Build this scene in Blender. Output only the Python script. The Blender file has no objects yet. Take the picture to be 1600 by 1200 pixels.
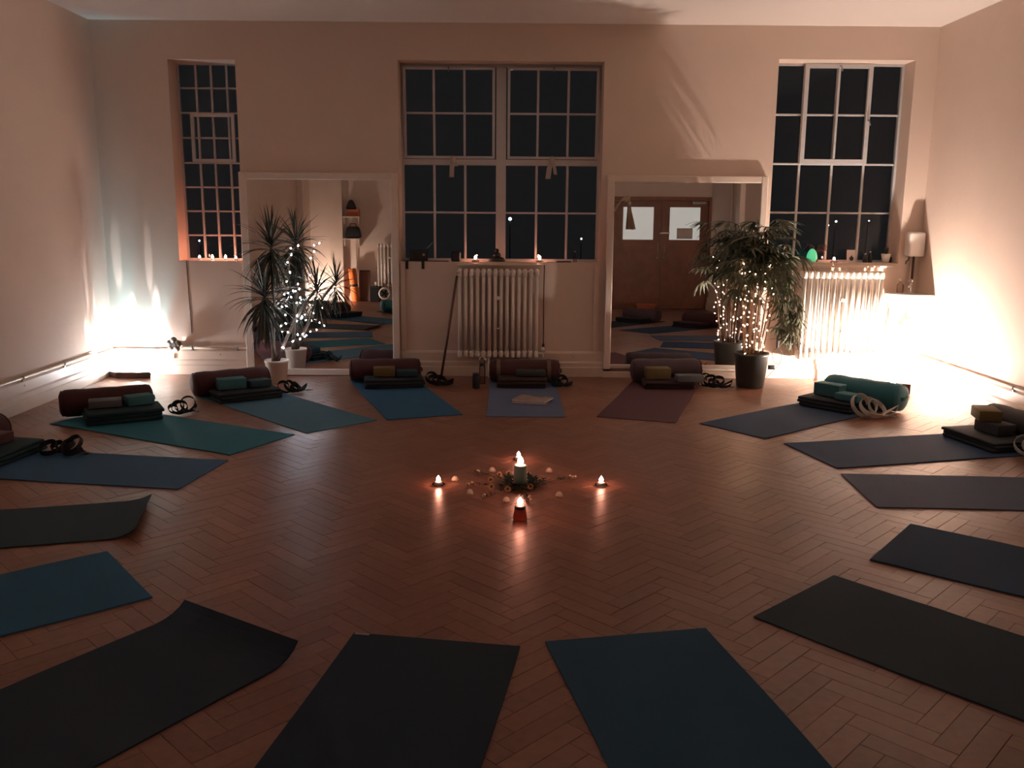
import bpy, bmesh, math, random
from mathutils import Vector, Matrix, Euler
R = math.radians
rnd = random.Random(7)
sc = bpy.context.scene
C = sc.collection

# ------------------------------------------------------------------ camera
H = 1.509
pt, rl, yw = 0.18714, 0.0076275, -0.0061109
Rv, Uv, Fv = Vector((1, 0, 0)), Vector((0, math.sin(pt), math.cos(pt))), Vector((0, math.cos(pt), -math.sin(pt)))
right = Rv * math.cos(rl) + Uv * math.sin(rl)
up = Uv * math.cos(rl) - Rv * math.sin(rl)
M = Matrix((right, up, -Fv)).transposed()
M = Matrix.Rotation(yw, 3, 'Z') @ M
cam_d = bpy.data.cameras.new('camera')
cam_d.sensor_width = 36
cam_d.lens = 1392.8 / 1600 * 36
cam_d.clip_start = 0.02
cam = bpy.data.objects.new('camera', cam_d)
cam.matrix_world = Matrix.Translation((0, 0, H)) @ M.to_4x4()
C.objects.link(cam)
sc.camera = cam

# ------------------------------------------------------------------ world, exposure
w = bpy.data.worlds.new('night_sky'); sc.world = w
w.use_nodes = True
w.node_tree.nodes['Background'].inputs[0].default_value = (0.62, 0.64, 0.70, 1)
w.node_tree.nodes['Background'].inputs[1].default_value = 0.0030
vs = sc.view_settings
vs.view_transform = 'Standard'; vs.look = 'None'; vs.gamma = 1; vs.use_curve_mapping = False
vs.exposure = 2.3
sc.cycles.sample_clamp_indirect = 6.0
sc.cycles.max_bounces = 8
sc.cycles.diffuse_bounces = 4
sc.cycles.transparent_max_bounces = 12

# lamp strengths (watts of the bulb)
P_RIGHT, P_LEFT, P_REAR = 60.0, 6.5, 10.0
COL_RIGHT, COL_LEFT, COL_REAR = (1, .86, .76), (.93, .95, 1.0), (1, .87, .78)

# ------------------------------------------------------------------ materials
def mat(name, col, rough=.6, metal=0., noise=0., nscale=8., bump=0., bscale=60., spec=.5, coat=0., coat_r=.1, sheen=0., dist=.01, col2=None):
    m = bpy.data.materials.new(name); m.use_nodes = True
    nt = m.node_tree; b = nt.nodes['Principled BSDF']
    b.inputs['Roughness'].default_value = rough; b.inputs['Metallic'].default_value = metal
    b.inputs['Specular IOR Level'].default_value = spec
    b.inputs['Coat Weight'].default_value = coat; b.inputs['Coat Roughness'].default_value = coat_r
    b.inputs['Sheen Weight'].default_value = sheen
    b.inputs['Base Color'].default_value = (*col, 1)
    tc = nt.nodes.new('ShaderNodeTexCoord')
    if noise or col2:
        n = nt.nodes.new('ShaderNodeTexNoise'); n.inputs['Scale'].default_value = nscale; n.inputs['Detail'].default_value = 5
        nt.links.new(tc.outputs['Object'], n.inputs['Vector'])
        mx = nt.nodes.new('ShaderNodeMix'); mx.data_type = 'RGBA'
        c2 = col2 or tuple(c * (1 - noise) for c in col)
        mx.inputs['A'].default_value = (*c2, 1); mx.inputs['B'].default_value = (*(col if col2 else [min(1, c * (1 + noise)) for c in col]), 1)
        nt.links.new(n.outputs['Fac'], mx.inputs['Factor']); nt.links.new(mx.outputs['Result'], b.inputs['Base Color'])
    if bump:
        n2 = nt.nodes.new('ShaderNodeTexNoise'); n2.inputs['Scale'].default_value = bscale; n2.inputs['Detail'].default_value = 4
        nt.links.new(tc.outputs['Object'], n2.inputs['Vector'])
        bp = nt.nodes.new('ShaderNodeBump'); bp.inputs['Strength'].default_value = bump; bp.inputs['Distance'].default_value = dist
        nt.links.new(n2.outputs['Fac'], bp.inputs['Height']); nt.links.new(bp.outputs['Normal'], b.inputs['Normal'])
    return m

def emis(name, col, strength, base=(.8, .8, .8)):
    m = bpy.data.materials.new(name); m.use_nodes = True
    b = m.node_tree.nodes['Principled BSDF']
    b.inputs['Base Color'].default_value = (*base, 1)
    b.inputs['Emission Color'].default_value = (*col, 1); b.inputs['Emission Strength'].default_value = strength
    return m

def bulb_strength(P, r): return P / (math.pi * 4 * math.pi * r * r)

MT = {}
MT['wall'] = mat('cream_wall_paint', (.67, .525, .435), .75, noise=.05, nscale=2.5, bump=.25, bscale=14, dist=.006)
MT['ceil'] = mat('white_ceiling_paint', (.66, .58, .525), .8, noise=.03, nscale=2, bump=.1, bscale=10)
MT['gloss_white'] = mat('white_gloss_paint', (.70, .58, .49), .35, noise=.05, nscale=12, bump=.05, bscale=25)
MT['trim'] = mat('cream_gloss_trim', (.68, .54, .44), .4, noise=.06, nscale=9, bump=.06, bscale=20)
MT['steel_white'] = mat('painted_window_steel', (.51, .49, .48), .45, noise=.08, nscale=20)
MT['rad'] = mat('radiator_enamel', (.76, .68, .61), .38, noise=.05, nscale=10)
MT['sub'] = mat('subfloor', (.10, .05, .03), .9, noise=.2)
MT['mirror'] = mat('mirror_silver', (.86, .86, .85), .0, metal=1.)
MT['chrome'] = mat('chrome', (.8, .8, .8), .15, metal=1.)
MT['brass'] = mat('dull_brass', (.5, .36, .16), .35, metal=1.)
MT['door'] = mat('varnished_door_wood', (.26, .095, .048), .40, noise=.3, nscale=7, bump=.05, bscale=30)
MT['dark_wood'] = mat('dark_stained_wood', (.04, .02, .013), .45, noise=.3, nscale=12)
MT['pole_wood'] = mat('pole_wood', (.12, .06, .03), .5, noise=.2, nscale=14)
MT['black'] = mat('black_plastic', (.015, .015, .016), .45, noise=.1)
MT['black_metal'] = mat('black_metal', (.02, .02, .022), .35, metal=.6, noise=.1)
MT['grey_metal'] = mat('grey_metal', (.3, .28, .26), .4, metal=.7, noise=.1)
MT['pot_white'] = mat('white_pot_glaze', (.70, .60, .52), .4, noise=.05)
MT['pot_dark'] = mat('charcoal_pot', (.045, .048, .045), .4, noise=.1)
MT['soil'] = mat('potting_soil', (.05, .025, .018), .95, noise=.4, nscale=40, bump=.6, bscale=60)
MT['trunk'] = mat('grey_brown_cane', (.16, .12, .09), .8, noise=.3, nscale=30, bump=.3, bscale=40)
MT['cane'] = mat('palm_cane', (.17, .09, .05), .7, noise=.3, nscale=30)
MT['leaf'] = mat('dracaena_leaf', (.038, .042, .024), .5, noise=.25, nscale=6)
MT['palm'] = mat('palm_leaf', (.088, .092, .05), .5, noise=.3, nscale=7)
MT['burg'] = mat('burgundy_cotton', (.060, .014, .015), .85, noise=.15, nscale=14, bump=.2, bscale=160, sheen=.1, dist=.002)
MT['plum'] = mat('dull_plum_cotton', (.06, .035, .045), .85, noise=.12, nscale=14, bump=.2, bscale=160, sheen=.1, dist=.002)
MT['teal'] = mat('teal_cotton', (.02, .15, .18), .8, noise=.12, nscale=14, bump=.2, bscale=160, sheen=.2, dist=.002)
MT['dteal'] = mat('dark_teal_wool', (.008, .035, .042), .9, noise=.15, nscale=20, bump=.3, bscale=120, dist=.003)
MT['navy'] = mat('navy_wool', (.010, .016, .022), .9, noise=.15, nscale=20, bump=.3, bscale=120, dist=.003)
MT['brown'] = mat('brown_wool', (.035, .018, .014), .9, noise=.15, nscale=20, bump=.3, bscale=120, dist=.003)
MT['wine'] = mat('dark_wine_wool', (.028, .010, .012), .9, noise=.15, nscale=20, bump=.3, bscale=120, dist=.003)
MT['olive'] = mat('olive_foam', (.14, .10, .035), .8, noise=.1, nscale=30)
MT['gblock'] = mat('grey_foam', (.10, .11, .12), .8, noise=.08, nscale=30)
MT['dblock'] = mat('charcoal_foam', (.035, .036, .038), .8, noise=.08, nscale=30)
MT['bblock'] = mat('blue_foam', (.012, .05, .065), .8, noise=.08, nscale=30)
MT['tblock'] = mat('teal_grey_foam', (.035, .15, .175), .8, noise=.08, nscale=30)
MT['strap_w'] = mat('off_white_webbing', (.62, .60, .56), .8, noise=.05)
MT['strap_b'] = mat('black_webbing', (.02, .02, .022), .85, noise=.1)
MT['strap_t'] = mat('dark_teal_webbing', (.01, .03, .035), .85, noise=.1)
MT['strap_g'] = mat('tan_webbing', (.16, .11, .08), .85, noise=.1)
MT['wax'] = mat('white_wax', (.75, .60, .48), .5)
MT['green_wax'] = mat('grey_green_wax', (.10, .17, .14), .5, noise=.1)
MT['alu'] = mat('aluminium_cup', (.6, .58, .56), .3, metal=.9)
MT['flame'] = emis('candle_flame', (1.0, .38, .25), 26)
MT['cool_bulb'] = emis('cool_fairy_bulb', (.85, .88, 1.0), 14)
MT['warm_bulb'] = emis('warm_fairy_bulb', (1.0, .60, .38), 8)
MT['wire'] = mat('clear_green_wire', (.10, .09, .07), .5)
MT['petal'] = mat('white_petal', (.75, .62, .48), .7, noise=.1)
MT['yflower'] = mat('yellow_flower', (.62, .42, .20), .7, noise=.2, nscale=40)
MT['seed'] = mat('brown_flower_centre', (.10, .045, .015), .8)
MT['sprig'] = mat('sprig_leaf', (.09, .085, .04), .7, noise=.2)
MT['fern'] = mat('dark_fern_leaf', (.018, .035, .022), .7, noise=.2)
MT['paper'] = mat('paper', (.62, .55, .50), .7, noise=.05)
MT['cover'] = mat('magazine_cover', (.52, .40, .36), .45, nscale=26, col2=(.10, .06, .06))
MT['orange'] = mat('orange_foam', (.75, .17, .03), .7, noise=.1)
MT['redbox'] = mat('orange_red_card', (.50, .14, .06), .6, noise=.1)
MT['redbrown'] = mat('red_brown_board', (.16, .06, .035), .6, noise=.2)
MT['cloth'] = mat('off_white_cloth', (.42, .36, .32), .9, noise=.1, bump=.2)
MT['straw'] = mat('pale_straw', (.42, .33, .25), .9, noise=.2, nscale=40)
MT['ceramic'] = mat('white_ceramic', (.78, .72, .66), .15, noise=.03)
MT['egg'] = emis('glowing_green_egg', (.03, .85, .38), .11, (.3, .6, .45))
MT['drift'] = mat('brown_dried_stem', (.11, .055, .045), .8, noise=.3, nscale=25)
MT['frost'] = emis('lit_frosted_pane', (.86, .86, .80), .085, (.6, .6, .6))
MT['street'] = emis('street_lamp_glow', (.9, .95, 1.0), 3)
MT['ground'] = mat('dark_tarmac', (.35, .35, .37), .9, noise=.3, nscale=.6)
MT['tag_white'] = mat('white_tag', (.30, .27, .25), .7)

def glass_mat(name, tint=(1, 1, 1), rough=.0):
    m = bpy.data.materials.new(name); m.use_nodes = True
    nt = m.node_tree; nt.nodes.clear()
    o = nt.nodes.new('ShaderNodeOutputMaterial'); mx = nt.nodes.new('ShaderNodeMixShader')
    t = nt.nodes.new('ShaderNodeBsdfTransparent'); g = nt.nodes.new('ShaderNodeBsdfGlossy'); f = nt.nodes.new('ShaderNodeFresnel')
    f.inputs['IOR'].default_value = 1.27; g.inputs['Roughness'].default_value = rough; t.inputs['Color'].default_value = (*tint, 1)
    nt.links.new(f.outputs[0], mx.inputs[0]); nt.links.new(t.outputs[0], mx.inputs[1]); nt.links.new(g.outputs[0], mx.inputs[2])
    nt.links.new(mx.outputs[0], o.inputs[0])
    return m
MT['pane'] = glass_mat('window_glass', (.85, .87, .88))
MT['clear'] = glass_mat('clear_glass', (.8, .75, .72))
def rosy_glass():
    m = glass_mat('rosy_glass', (.95, .62, .55)); nt = m.node_tree
    o = [n for n in nt.nodes if n.type == 'OUTPUT_MATERIAL'][0]; mx = [n for n in nt.nodes if n.type == 'MIX_SHADER'][0]
    t = nt.nodes.new('ShaderNodeBsdfTranslucent'); t.inputs['Color'].default_value = (.9, .45, .38, 1)
    m2 = nt.nodes.new('ShaderNodeMixShader'); m2.inputs[0].default_value = .35
    nt.links.new(mx.outputs[0], m2.inputs[1]); nt.links.new(t.outputs[0], m2.inputs[2]); nt.links.new(m2.outputs[0], o.inputs[0])
    return m
MT['amber_glass'] = rosy_glass()

def parquet_mat():
    m = bpy.data.materials.new('oak_parquet'); m.use_nodes = True
    nt = m.node_tree; b = nt.nodes['Principled BSDF']
    oi = nt.nodes.new('ShaderNodeObjectInfo'); ge = nt.nodes.new('ShaderNodeNewGeometry')
    ad = nt.nodes.new('ShaderNodeMath'); ad.operation = 'ADD'
    fr = nt.nodes.new('ShaderNodeMath'); fr.operation = 'FRACT'
    nt.links.new(oi.outputs['Random'], ad.inputs[0]); nt.links.new(ge.outputs['Random Per Island'], ad.inputs[1]); nt.links.new(ad.outputs[0], fr.inputs[0])
    ramp = nt.nodes.new('ShaderNodeValToRGB')
    e = ramp.color_ramp.elements
    e[0].position = 0; e[0].color = (.245, .105, .066, 1); e[1].position = 1; e[1].color = (.325, .150, .098, 1)
    k = e.new(.5); k.color = (.285, .126, .080, 1)
    nt.links.new(fr.outputs[0], ramp.inputs[0])
    n = nt.nodes.new('ShaderNodeTexNoise'); n.inputs['Scale'].default_value = 30; n.inputs['Detail'].default_value = 6
    n2 = nt.nodes.new('ShaderNodeTexNoise'); n2.inputs['Scale'].default_value = 1.2; n2.inputs['Detail'].default_value = 5
    nt.links.new(ge.outputs['Position'], n.inputs['Vector']); nt.links.new(ge.outputs['Position'], n2.inputs['Vector'])
    mx = nt.nodes.new('ShaderNodeMix'); mx.data_type = 'RGBA'; mx.blend_type = 'MULTIPLY'; mx.inputs['Factor'].default_value = .45
    nt.links.new(ramp.outputs[0], mx.inputs['A']); nt.links.new(n.outputs['Fac'], mx.inputs['B'])
    nt.links.new(mx.outputs['Result'], b.inputs['Base Color'])
    mr = nt.nodes.new('ShaderNodeMapRange'); mr.inputs[1].default_value = .3; mr.inputs[2].default_value = .7; mr.inputs[3].default_value = .31; mr.inputs[4].default_value = .45
    nt.links.new(n2.outputs['Fac'], mr.inputs[0]); nt.links.new(mr.outputs[0], b.inputs['Roughness'])
    bp = nt.nodes.new('ShaderNodeBump'); bp.inputs['Strength'].default_value = .12; bp.inputs['Distance'].default_value = .004
    n3 = nt.nodes.new('ShaderNodeTexNoise'); n3.inputs['Scale'].default_value = 9; nt.links.new(ge.outputs['Position'], n3.inputs['Vector'])
    nt.links.new(n3.outputs['Fac'], bp.inputs['Height']); nt.links.new(bp.outputs['Normal'], b.inputs['Normal'])
    b.inputs['Specular IOR Level'].default_value = .45
    return m
MT['parquet'] = parquet_mat()

# ------------------------------------------------------------------ mesh helpers
class MB:
    def __init__(s): s.v = []; s.f = []; s.sm = []
    def add(s, vs, fs, smooth=False):
        o = len(s.v); s.v += [tuple(p) for p in vs]; s.f += [tuple(i + o for i in f) for f in fs]; s.sm += [smooth] * len(fs); return s
    def box(s, x0, x1, y0, y1, z0, z1, M=None):
        vs = [Vector((x, y, z)) for x in (x0, x1) for y in (y0, y1) for z in (z0, z1)]
        if M is not None: vs = [M @ p for p in vs]
        return s.add(vs, [(0, 1, 3, 2), (4, 6, 7, 5), (0, 4, 5, 1), (2, 3, 7, 6), (0, 2, 6, 4), (1, 5, 7, 3)])
    def rbox(s, x0, x1, y0, y1, z0, z1, r=.01, seg=2, M=None):
        bm = bmesh.new(); bmesh.ops.create_cube(bm, size=1)
        for q in bm.verts: q.co = Vector(((x0 + x1) / 2 + q.co.x * (x1 - x0), (y0 + y1) / 2 + q.co.y * (y1 - y0), (z0 + z1) / 2 + q.co.z * (z1 - z0)))
        bmesh.ops.bevel(bm, geom=bm.edges[:], offset=r, segments=seg, affect='EDGES', profile=.5)
        bm.verts.index_update()
        vs = [q.co.copy() for q in bm.verts]
        if M is not None: vs = [M @ p for p in vs]
        s.add(vs, [[q.index for q in f.verts] for f in bm.faces], seg > 1); bm.free(); return s
    def tube(s, pts, r, n=8, cap=True, closed=False):
        pts = [Vector(p) for p in pts]; N = len(pts)
        rs = r if isinstance(r, (list, tuple)) else [r] * N
        vs = []; prev = None
        for i, p in enumerate(pts):
            a = pts[(i - 1) % N] if (closed or i > 0) else p; b = pts[(i + 1) % N] if (closed or i < N - 1) else p
            t = (b - a).normalized()
            if prev is None:
                ref = Vector((0, 0, 1)) if abs(t.z) < .9 else Vector((1, 0, 0)); u = t.cross(ref).normalized()
            else:
                u = (prev - t * prev.dot(t)).normalized()
            prev = u; v = t.cross(u)
            for k in range(n):
                an = 2 * math.pi * k / n; vs.append(p + (u * math.cos(an) + v * math.sin(an)) * rs[i])
        fs = []
        for i in range(N if closed else N - 1):
            for k in range(n):
                j = (i + 1) % N
                fs.append((i * n + k, i * n + (k + 1) % n, j * n + (k + 1) % n, j * n + k))
        s.add(vs, fs, True)
        if cap and not closed:
            o = len(s.v) - len(vs)
            s.f += [tuple(o + k for k in range(n))[::-1], tuple(o + (N - 1) * n + k for k in range(n))]; s.sm += [False, False]
        return s
    def lathe(s, prof, n=24, c=(0, 0, 0), axis='Z', smooth=True, sx=1, sy=1):
        c = Vector(c); vs = []; fs = []
        for r, z in prof:
            for k in range(n):
                a = 2 * math.pi * k / n; p = Vector((r * math.cos(a) * sx, r * math.sin(a) * sy, z))
                if axis == 'X': p = Vector((p.z, p.x, p.y))
                if axis == 'Y': p = Vector((p.x, p.z, p.y))
                vs.append(c + p)
        N = len(prof)
        for i in range(N - 1):
            for k in range(n):
                fs.append((i * n + k, i * n + (k + 1) % n, (i + 1) * n + (k + 1) % n, (i + 1) * n + k))
        s.add(vs, fs, smooth); o = len(s.v) - len(vs)
        if prof[0][0] > 1e-6: s.f.append(tuple(o + k for k in range(n))[::-1]); s.sm.append(False)
        if prof[-1][0] > 1e-6: s.f.append(tuple(o + (N - 1) * n + k for k in range(n))); s.sm.append(False)
        return s
    def ribbon(s, pts, wdir, width, th=.0015):
        pts = [Vector(p) for p in pts]; N = len(pts); vs = []; fs = []
        for i, p in enumerate(pts):
            t = (pts[min(i + 1, N - 1)] - pts[max(i - 1, 0)]).normalized()
            wd = wdir[i] if isinstance(wdir, list) else Vector(wdir)
            nn = t.cross(wd)
            nn = nn.normalized() if nn.length > 1e-5 else Vector((0, 0, 1))
            for a, b in ((-1, -1), (1, -1), (1, 1), (-1, 1)): vs.append(p + wd * (a * width / 2) + nn * (b * th))
        for i in range(N - 1):
            for k in range(4): fs.append((i * 4 + k, i * 4 + (k + 1) % 4, i * 4 + 4 + (k + 1) % 4, i * 4 + 4 + k))
        fs += [(0, 3, 2, 1), tuple((N - 1) * 4 + k for k in range(4))]
        return s.add(vs, fs)
    def mesh(s, name, m):
        me = bpy.data.meshes.new(name); me.from_pydata(s.v, [], s.f); me.validate()
        bm = bmesh.new(); bm.from_mesh(me); bmesh.ops.remove_doubles(bm, verts=bm.verts, dist=1e-6); bmesh.ops.recalc_face_normals(bm, faces=bm.faces); bm.to_mesh(me); bm.free()
        if any(s.sm):
            if len(me.polygons) == len(s.sm):
                for p, q in zip(me.polygons, s.sm): p.use_smooth = q
            else:
                for p in me.polygons: p.use_smooth = True
        me.materials.append(MT[m] if isinstance(m, str) else m)
        return me
    def build(s, name, m, parent=None, loc=(0, 0, 0), rot=(0, 0, 0)):
        return link(name, s.mesh(name, m), parent, loc, rot)

def link(name, me, parent=None, loc=(0, 0, 0), rot=(0, 0, 0), scale=None):
    o = bpy.data.objects.new(name, me); C.objects.link(o); o.location = loc; o.rotation_euler = rot
    if scale: o.scale = scale
    if parent: o.parent = parent
    return o
def tag(o, label=None, cat=None, group=None, kind=None):
    if label: o['label'] = label
    if cat: o['category'] = cat
    if group: o['group'] = group
    if kind: o['kind'] = kind
    return o
def thing(name, label, cat, loc=(0, 0, 0), rz=0, group=None, kind=None, rx=0):
    o = bpy.data.objects.new(name, None); C.objects.link(o); o.empty_display_size = .05
    o.location = loc; o.rotation_euler = (rx, 0, rz)
    return tag(o, label, cat, group, kind)
def struct(name, label=None): return tag(thing(name, label, None), kind='structure')
def copy_tree(o, parent=None):
    c = o.copy(); C.objects.link(c); c.parent = parent
    for ch in list(o.children): copy_tree(ch, c)
    return c

# ------------------------------------------------------------------ room shell
XL, XR, YB, YF, ZC, TH = -3.74, 3.86, 8.40, -.45, 3.19, .30
WIN = [(-3.06, -2.455, 1.07, 2.86), (-1.0, .862, 1.075, 2.87), (2.43, 3.66, 1.09, 2.905)]

fl = tag(MB().box(XL - TH, XR + TH, YF - TH, YB + TH, -.12, -.006).build('floor', 'sub'), 'herringbone oak parquet floor of the studio', kind='structure')
tag(MB().box(XL - TH, XR + TH, YF - TH, YB + TH, ZC, ZC + .2).build('ceiling', 'ceil'), 'plain pale plaster ceiling', kind='structure')
tag(MB().box(XL - TH, XL, YF - TH, YB + TH, -.006, ZC).build('wall_left', 'wall'), 'cream plaster wall on the left', kind='structure')
tag(MB().box(XR, XR + TH, YF - TH, YB + TH, -.006, ZC).build('wall_right', 'wall'), 'cream plaster wall on the right', kind='structure')
mb = MB()
xs = XL
for (x0, x1, z0, z1) in WIN:
    mb.box(xs, x0, YB, YB + TH, -.006, ZC); mb.box(x0, x1, YB, YB + TH, -.006, z0); mb.box(x0, x1, YB, YB + TH, z1, ZC); xs = x1
mb.box(xs, XR, YB, YB + TH, -.006, ZC)
tag(mb.build('wall_back', 'wall'), 'cream plaster wall with three steel windows', kind='structure')
DX0, DX1, DZ = 2.04, 3.81, 2.05
mb = MB().box(XL, DX0, YF - TH, YF, -.006, ZC).box(DX0, DX1, YF - TH, YF, DZ, ZC).box(DX1, XR, YF - TH, YF, -.006, ZC)
tag(mb.build('wall_front', 'wall'), 'cream plaster wall behind the viewer seen in the mirrors', kind='structure')
tag(MB().box(-3.35, -3.11, YF, -.32, 0, ZC).build('trim_1', 'trim'), 'boxed pier beside the rear corner seen in the left mirror', kind='structure')
tag(MB().rbox(XL, XL + .10, .42, .60, 0, ZC, .008, 1).build('trim_2', 'trim'), 'boxed pipe casing on the left wall seen in the mirror', kind='structure')
tag(MB().rbox(XR - .09, XR, 1.72, 1.98, 0, ZC, .008, 1).build('trim_3', 'trim'), 'boxed pipe casing on the right wall seen in the mirror', kind='structure')
tag(MB().tube([(XR - .05, 1.32, 0), (XR - .05, 1.32, ZC)], .02, 10).build('trim_4', 'trim'), 'painted vertical pipe on the right wall seen in the mirror', kind='structure')

# skirting boards: moulded profile swept along each wall
def skirting(name, p0, p1, nrm, label, z=.24, low=False):
    prof = [(0, 0), (.07, 0), (.07, .05), (.06, .06), (0, .06)] if low else [(0, 0), (.042, 0), (.042, .085), (.034, .095), (.034, .13), (.024, .145), (.024, z - .02), (.014, z), (0, z)]
    a, b, n = Vector(p0), Vector(p1), Vector(nrm)
    root = struct(name, label)
    m = MB(); N = len(prof)
    vs = [a + n * d + Vector((0, 0, h)) for d, h in prof] + [b + n * d + Vector((0, 0, h)) for d, h in prof]
    m.add(vs, [(i, i + 1, N + i + 1, N + i) for i in range(N - 1)] + [tuple(range(N))[::-1], tuple(range(N, 2 * N))])
    m.build('board', 'trim', root)
    L = (b - a).length; t = (b - a).normalized(); k = 0.4
    sm = None
    while k < L:                                    # screw heads
        if sm is None: sm = MB().lathe([(.006, 0), (.005, .002), (0.0001, .0025)], 8).mesh('screw_head', 'grey_metal')
        q = a + t * k + n * .0245 + Vector((0, 0, .19)); o = link('screw_head', sm, root, q)
        o.rotation_euler = n.to_track_quat('Z', 'Y').to_euler(); k += .62
    return root
skirting('baseboard_left', (XL, YF, 0), (XL, YB, 0), (1, 0, 0), 'tall moulded skirting along the left wall')
skirting('baseboard_right', (XR, YF, 0), (XR, YB, 0), (-1, 0, 0), 'tall moulded skirting along the right wall')
for a, b, lab in ((XL, -2.47, 'tall moulded skirting below the narrow left window'), (-1.005, .912, 'tall moulded skirting below the wide window'), (2.388, XR, 'tall moulded skirting below the right window')):
    skirting('baseboard_back', (a, YB, 0), (b, YB, 0), (0, -1, 0), lab)
skirting('baseboard_back', (.912, YB, 0), (2.388, YB, 0), (0, -1, 0), 'low skirting board under the palm mirror', .07, low=True)
skirting('baseboard_front', (XL, YF, 0), (DX0 - .08, YF, 0), (0, 1, 0), 'skirting on the rear wall seen in the mirrors')

# ------------------------------------------------------------------ mats data (inner-edge centre, outward angle, width, length)
MATS = {
 'M1': ((.448, 3.032), -79.2, .613, 1.75), 'M2': ((-.25, 2.987), -99.3, .614, 1.75), 'M3': ((1.178, 3.388), -48.2, .61, 1.75),
 'M4': ((1.83, 4.01), -39.6, .62, 1.75), 'M5': ((1.985, 4.824), -3.4, .62, 1.74), 'M6': ((1.953, 5.551), 13.6, .616, 1.74),
 'M7': ((1.61, 6.205), 37.8, .58, 1.75), 'M8': ((.975, 6.54), 72.2, .60, 1.70), 'M9': ((.150, 6.613), 90.2, .60, 1.68),
 'M10': ((-.615, 6.582), 109.1, .59, 1.70), 'M11': ((-1.18, 6.262), 133.7, .60, 1.75), 'M12': ((-1.61, 5.739), 152.1, .604, 1.75),
 'M13': ((-1.77, 5.05), 170.9, .60, 1.75), 'M14': ((-1.80, 4.285), -165.7, .58, 1.75), 'M15': ((-1.60, 3.577), -141., .625, 1.75),
 'M16': ((-.955, 3.05), -123.9, .625, 1.75)}
def in_mat(x, y):
    for c, ang, wd, ln in MATS.values():
        dx, dy = x - c[0], y - c[1]; a = R(ang)
        u, v = dx * math.cos(a) + dy * math.sin(a), -dx * math.sin(a) + dy * math.cos(a)
        if -.05 < u < ln + .02 and abs(v) < wd / 2 - .02: return True
    return False

# ------------------------------------------------------------------ herringbone parquet
BL, BW, GAP = .30, .075, .0005
def block_mb(horizontal, dz=0):
    lx, ly = (BL, BW) if horizontal else (BW, BL)
    lx, ly = lx / 2 - GAP, ly / 2 - GAP; ch = .0007
    t = [(-lx + ch, -ly + ch, dz), (lx - ch, -ly + ch, dz), (lx - ch, ly - ch, dz), (-lx + ch, ly - ch, dz)]
    s = [(-lx, -ly, dz - ch), (lx, -ly, dz - ch), (lx, ly, dz - ch), (-lx, ly, dz - ch)]
    b = [(-lx, -ly, -.006), (lx, -ly, -.006), (lx, ly, -.006), (-lx, ly, -.006)]
    f = [(0, 1, 2, 3)] + [(4 + i, 4 + (i + 1) % 4, (i + 1) % 4, i) for i in range(4)] + [(8 + i, 8 + (i + 1) % 4, 4 + (i + 1) % 4, 4 + i) for i in range(4)]
    return t + s + b, f
blocks = []
n = round(BL / BW); c45, s45 = math.cos(R(45)), math.sin(R(45))
ox, oy = .03, 4.0
for i in range(-140, 140):
    for j in range(-30, 30):
        for hz in (True, False):
            cx, cy = (n / 2, .5) if hz else (.5, 1 + n / 2)
            p, q = (cx + i + n * j) * BW, (cy + i - n * j) * BW
            x, y = ox + p * c45 - q * s45, oy + p * s45 + q * c45
            if XL - .03 < x < XR + .03 and YF - .03 < y < YB + .03: blocks.append((x, y, hz))
inv = cam.matrix_world.inverted()
def seen(x, y):
    c = inv @ Vector((x, y, 0))
    if c.z > -.3: return 0
    u, v = 800 + 1392.8 * c.x / -c.z, 600 - 1392.8 * c.y / -c.z
    return 1 / (-c.z) if (-20 < u < 1620 and v < 1215 and not in_mat(x, y)) else 0
rank = sorted(range(len(blocks)), key=lambda k: -seen(blocks[k][0], blocks[k][1]))
near = set(rank[:300])
bmesh_h = {}
for hz in (True, False):
    v, f = block_mb(hz); bmesh_h[hz] = MB().add(v, f).mesh('parquet_block', 'parquet')
rest = MB(); rot45 = Matrix.Rotation(R(45), 3, 'Z')
for k, (x, y, hz) in enumerate(blocks):
    dz = rnd.uniform(-.0006, .0002)
    if k in near:
        o = link('parquet_block', bmesh_h[hz], fl, (x, y, dz), (rnd.uniform(-.002, .002), rnd.uniform(-.002, .002), R(45)))
    else:
        v, f = block_mb(hz, dz)
        Mx = rot45 @ Euler((rnd.uniform(-.002, .002), rnd.uniform(-.002, .002), 0)).to_matrix()
        rest.add([Mx @ Vector(p) + Vector((x, y, 0)) for p in v], f)
me = bpy.data.meshes.new('parquet_blocks'); me.from_pydata(rest.v, [], rest.f); me.materials.append(MT['parquet'])
tag(link('parquet_blocks', me, fl), 'herringbone oak blocks further from the viewer', kind='stuff')

# ------------------------------------------------------------------ windows
YG = 8.64
def bar(root, name, x0, x1, z0, z1, d=.016, m='steel_white', y=YG, M=None):
    return MB().rbox(x0, x1, y - d, y + d, z0, z1, .003, 1, M).build(name, m, root)
_pane = {}
def pane(root, x0, x1, z0, z1, y=YG, name='pane'):
    key = (round(x1 - x0, 3), round(z1 - z0, 3))
    if key not in _pane: _pane[key] = MB().box(-(x1 - x0) / 2, (x1 - x0) / 2, -.002, .002, -(z1 - z0) / 2, (z1 - z0) / 2).mesh('pane', 'pane')
    return link(name, _pane[key], root, ((x0 + x1) / 2, y, (z0 + z1) / 2))
def window_frame(root, x0, x1, z0, z1, t=.025, y=YG, name='frame', d=.022):
    m = MB().box(x0, x0 + t, y - d, y + d, z0, z1).box(x1 - t, x1, y - d, y + d, z0, z1).box(x0 + t, x1 - t, y - d, y + d, z0, z0 + t).box(x0 + t, x1 - t, y - d, y + d, z1 - t, z1)
    return m.build(name, 'steel_white', root)
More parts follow.
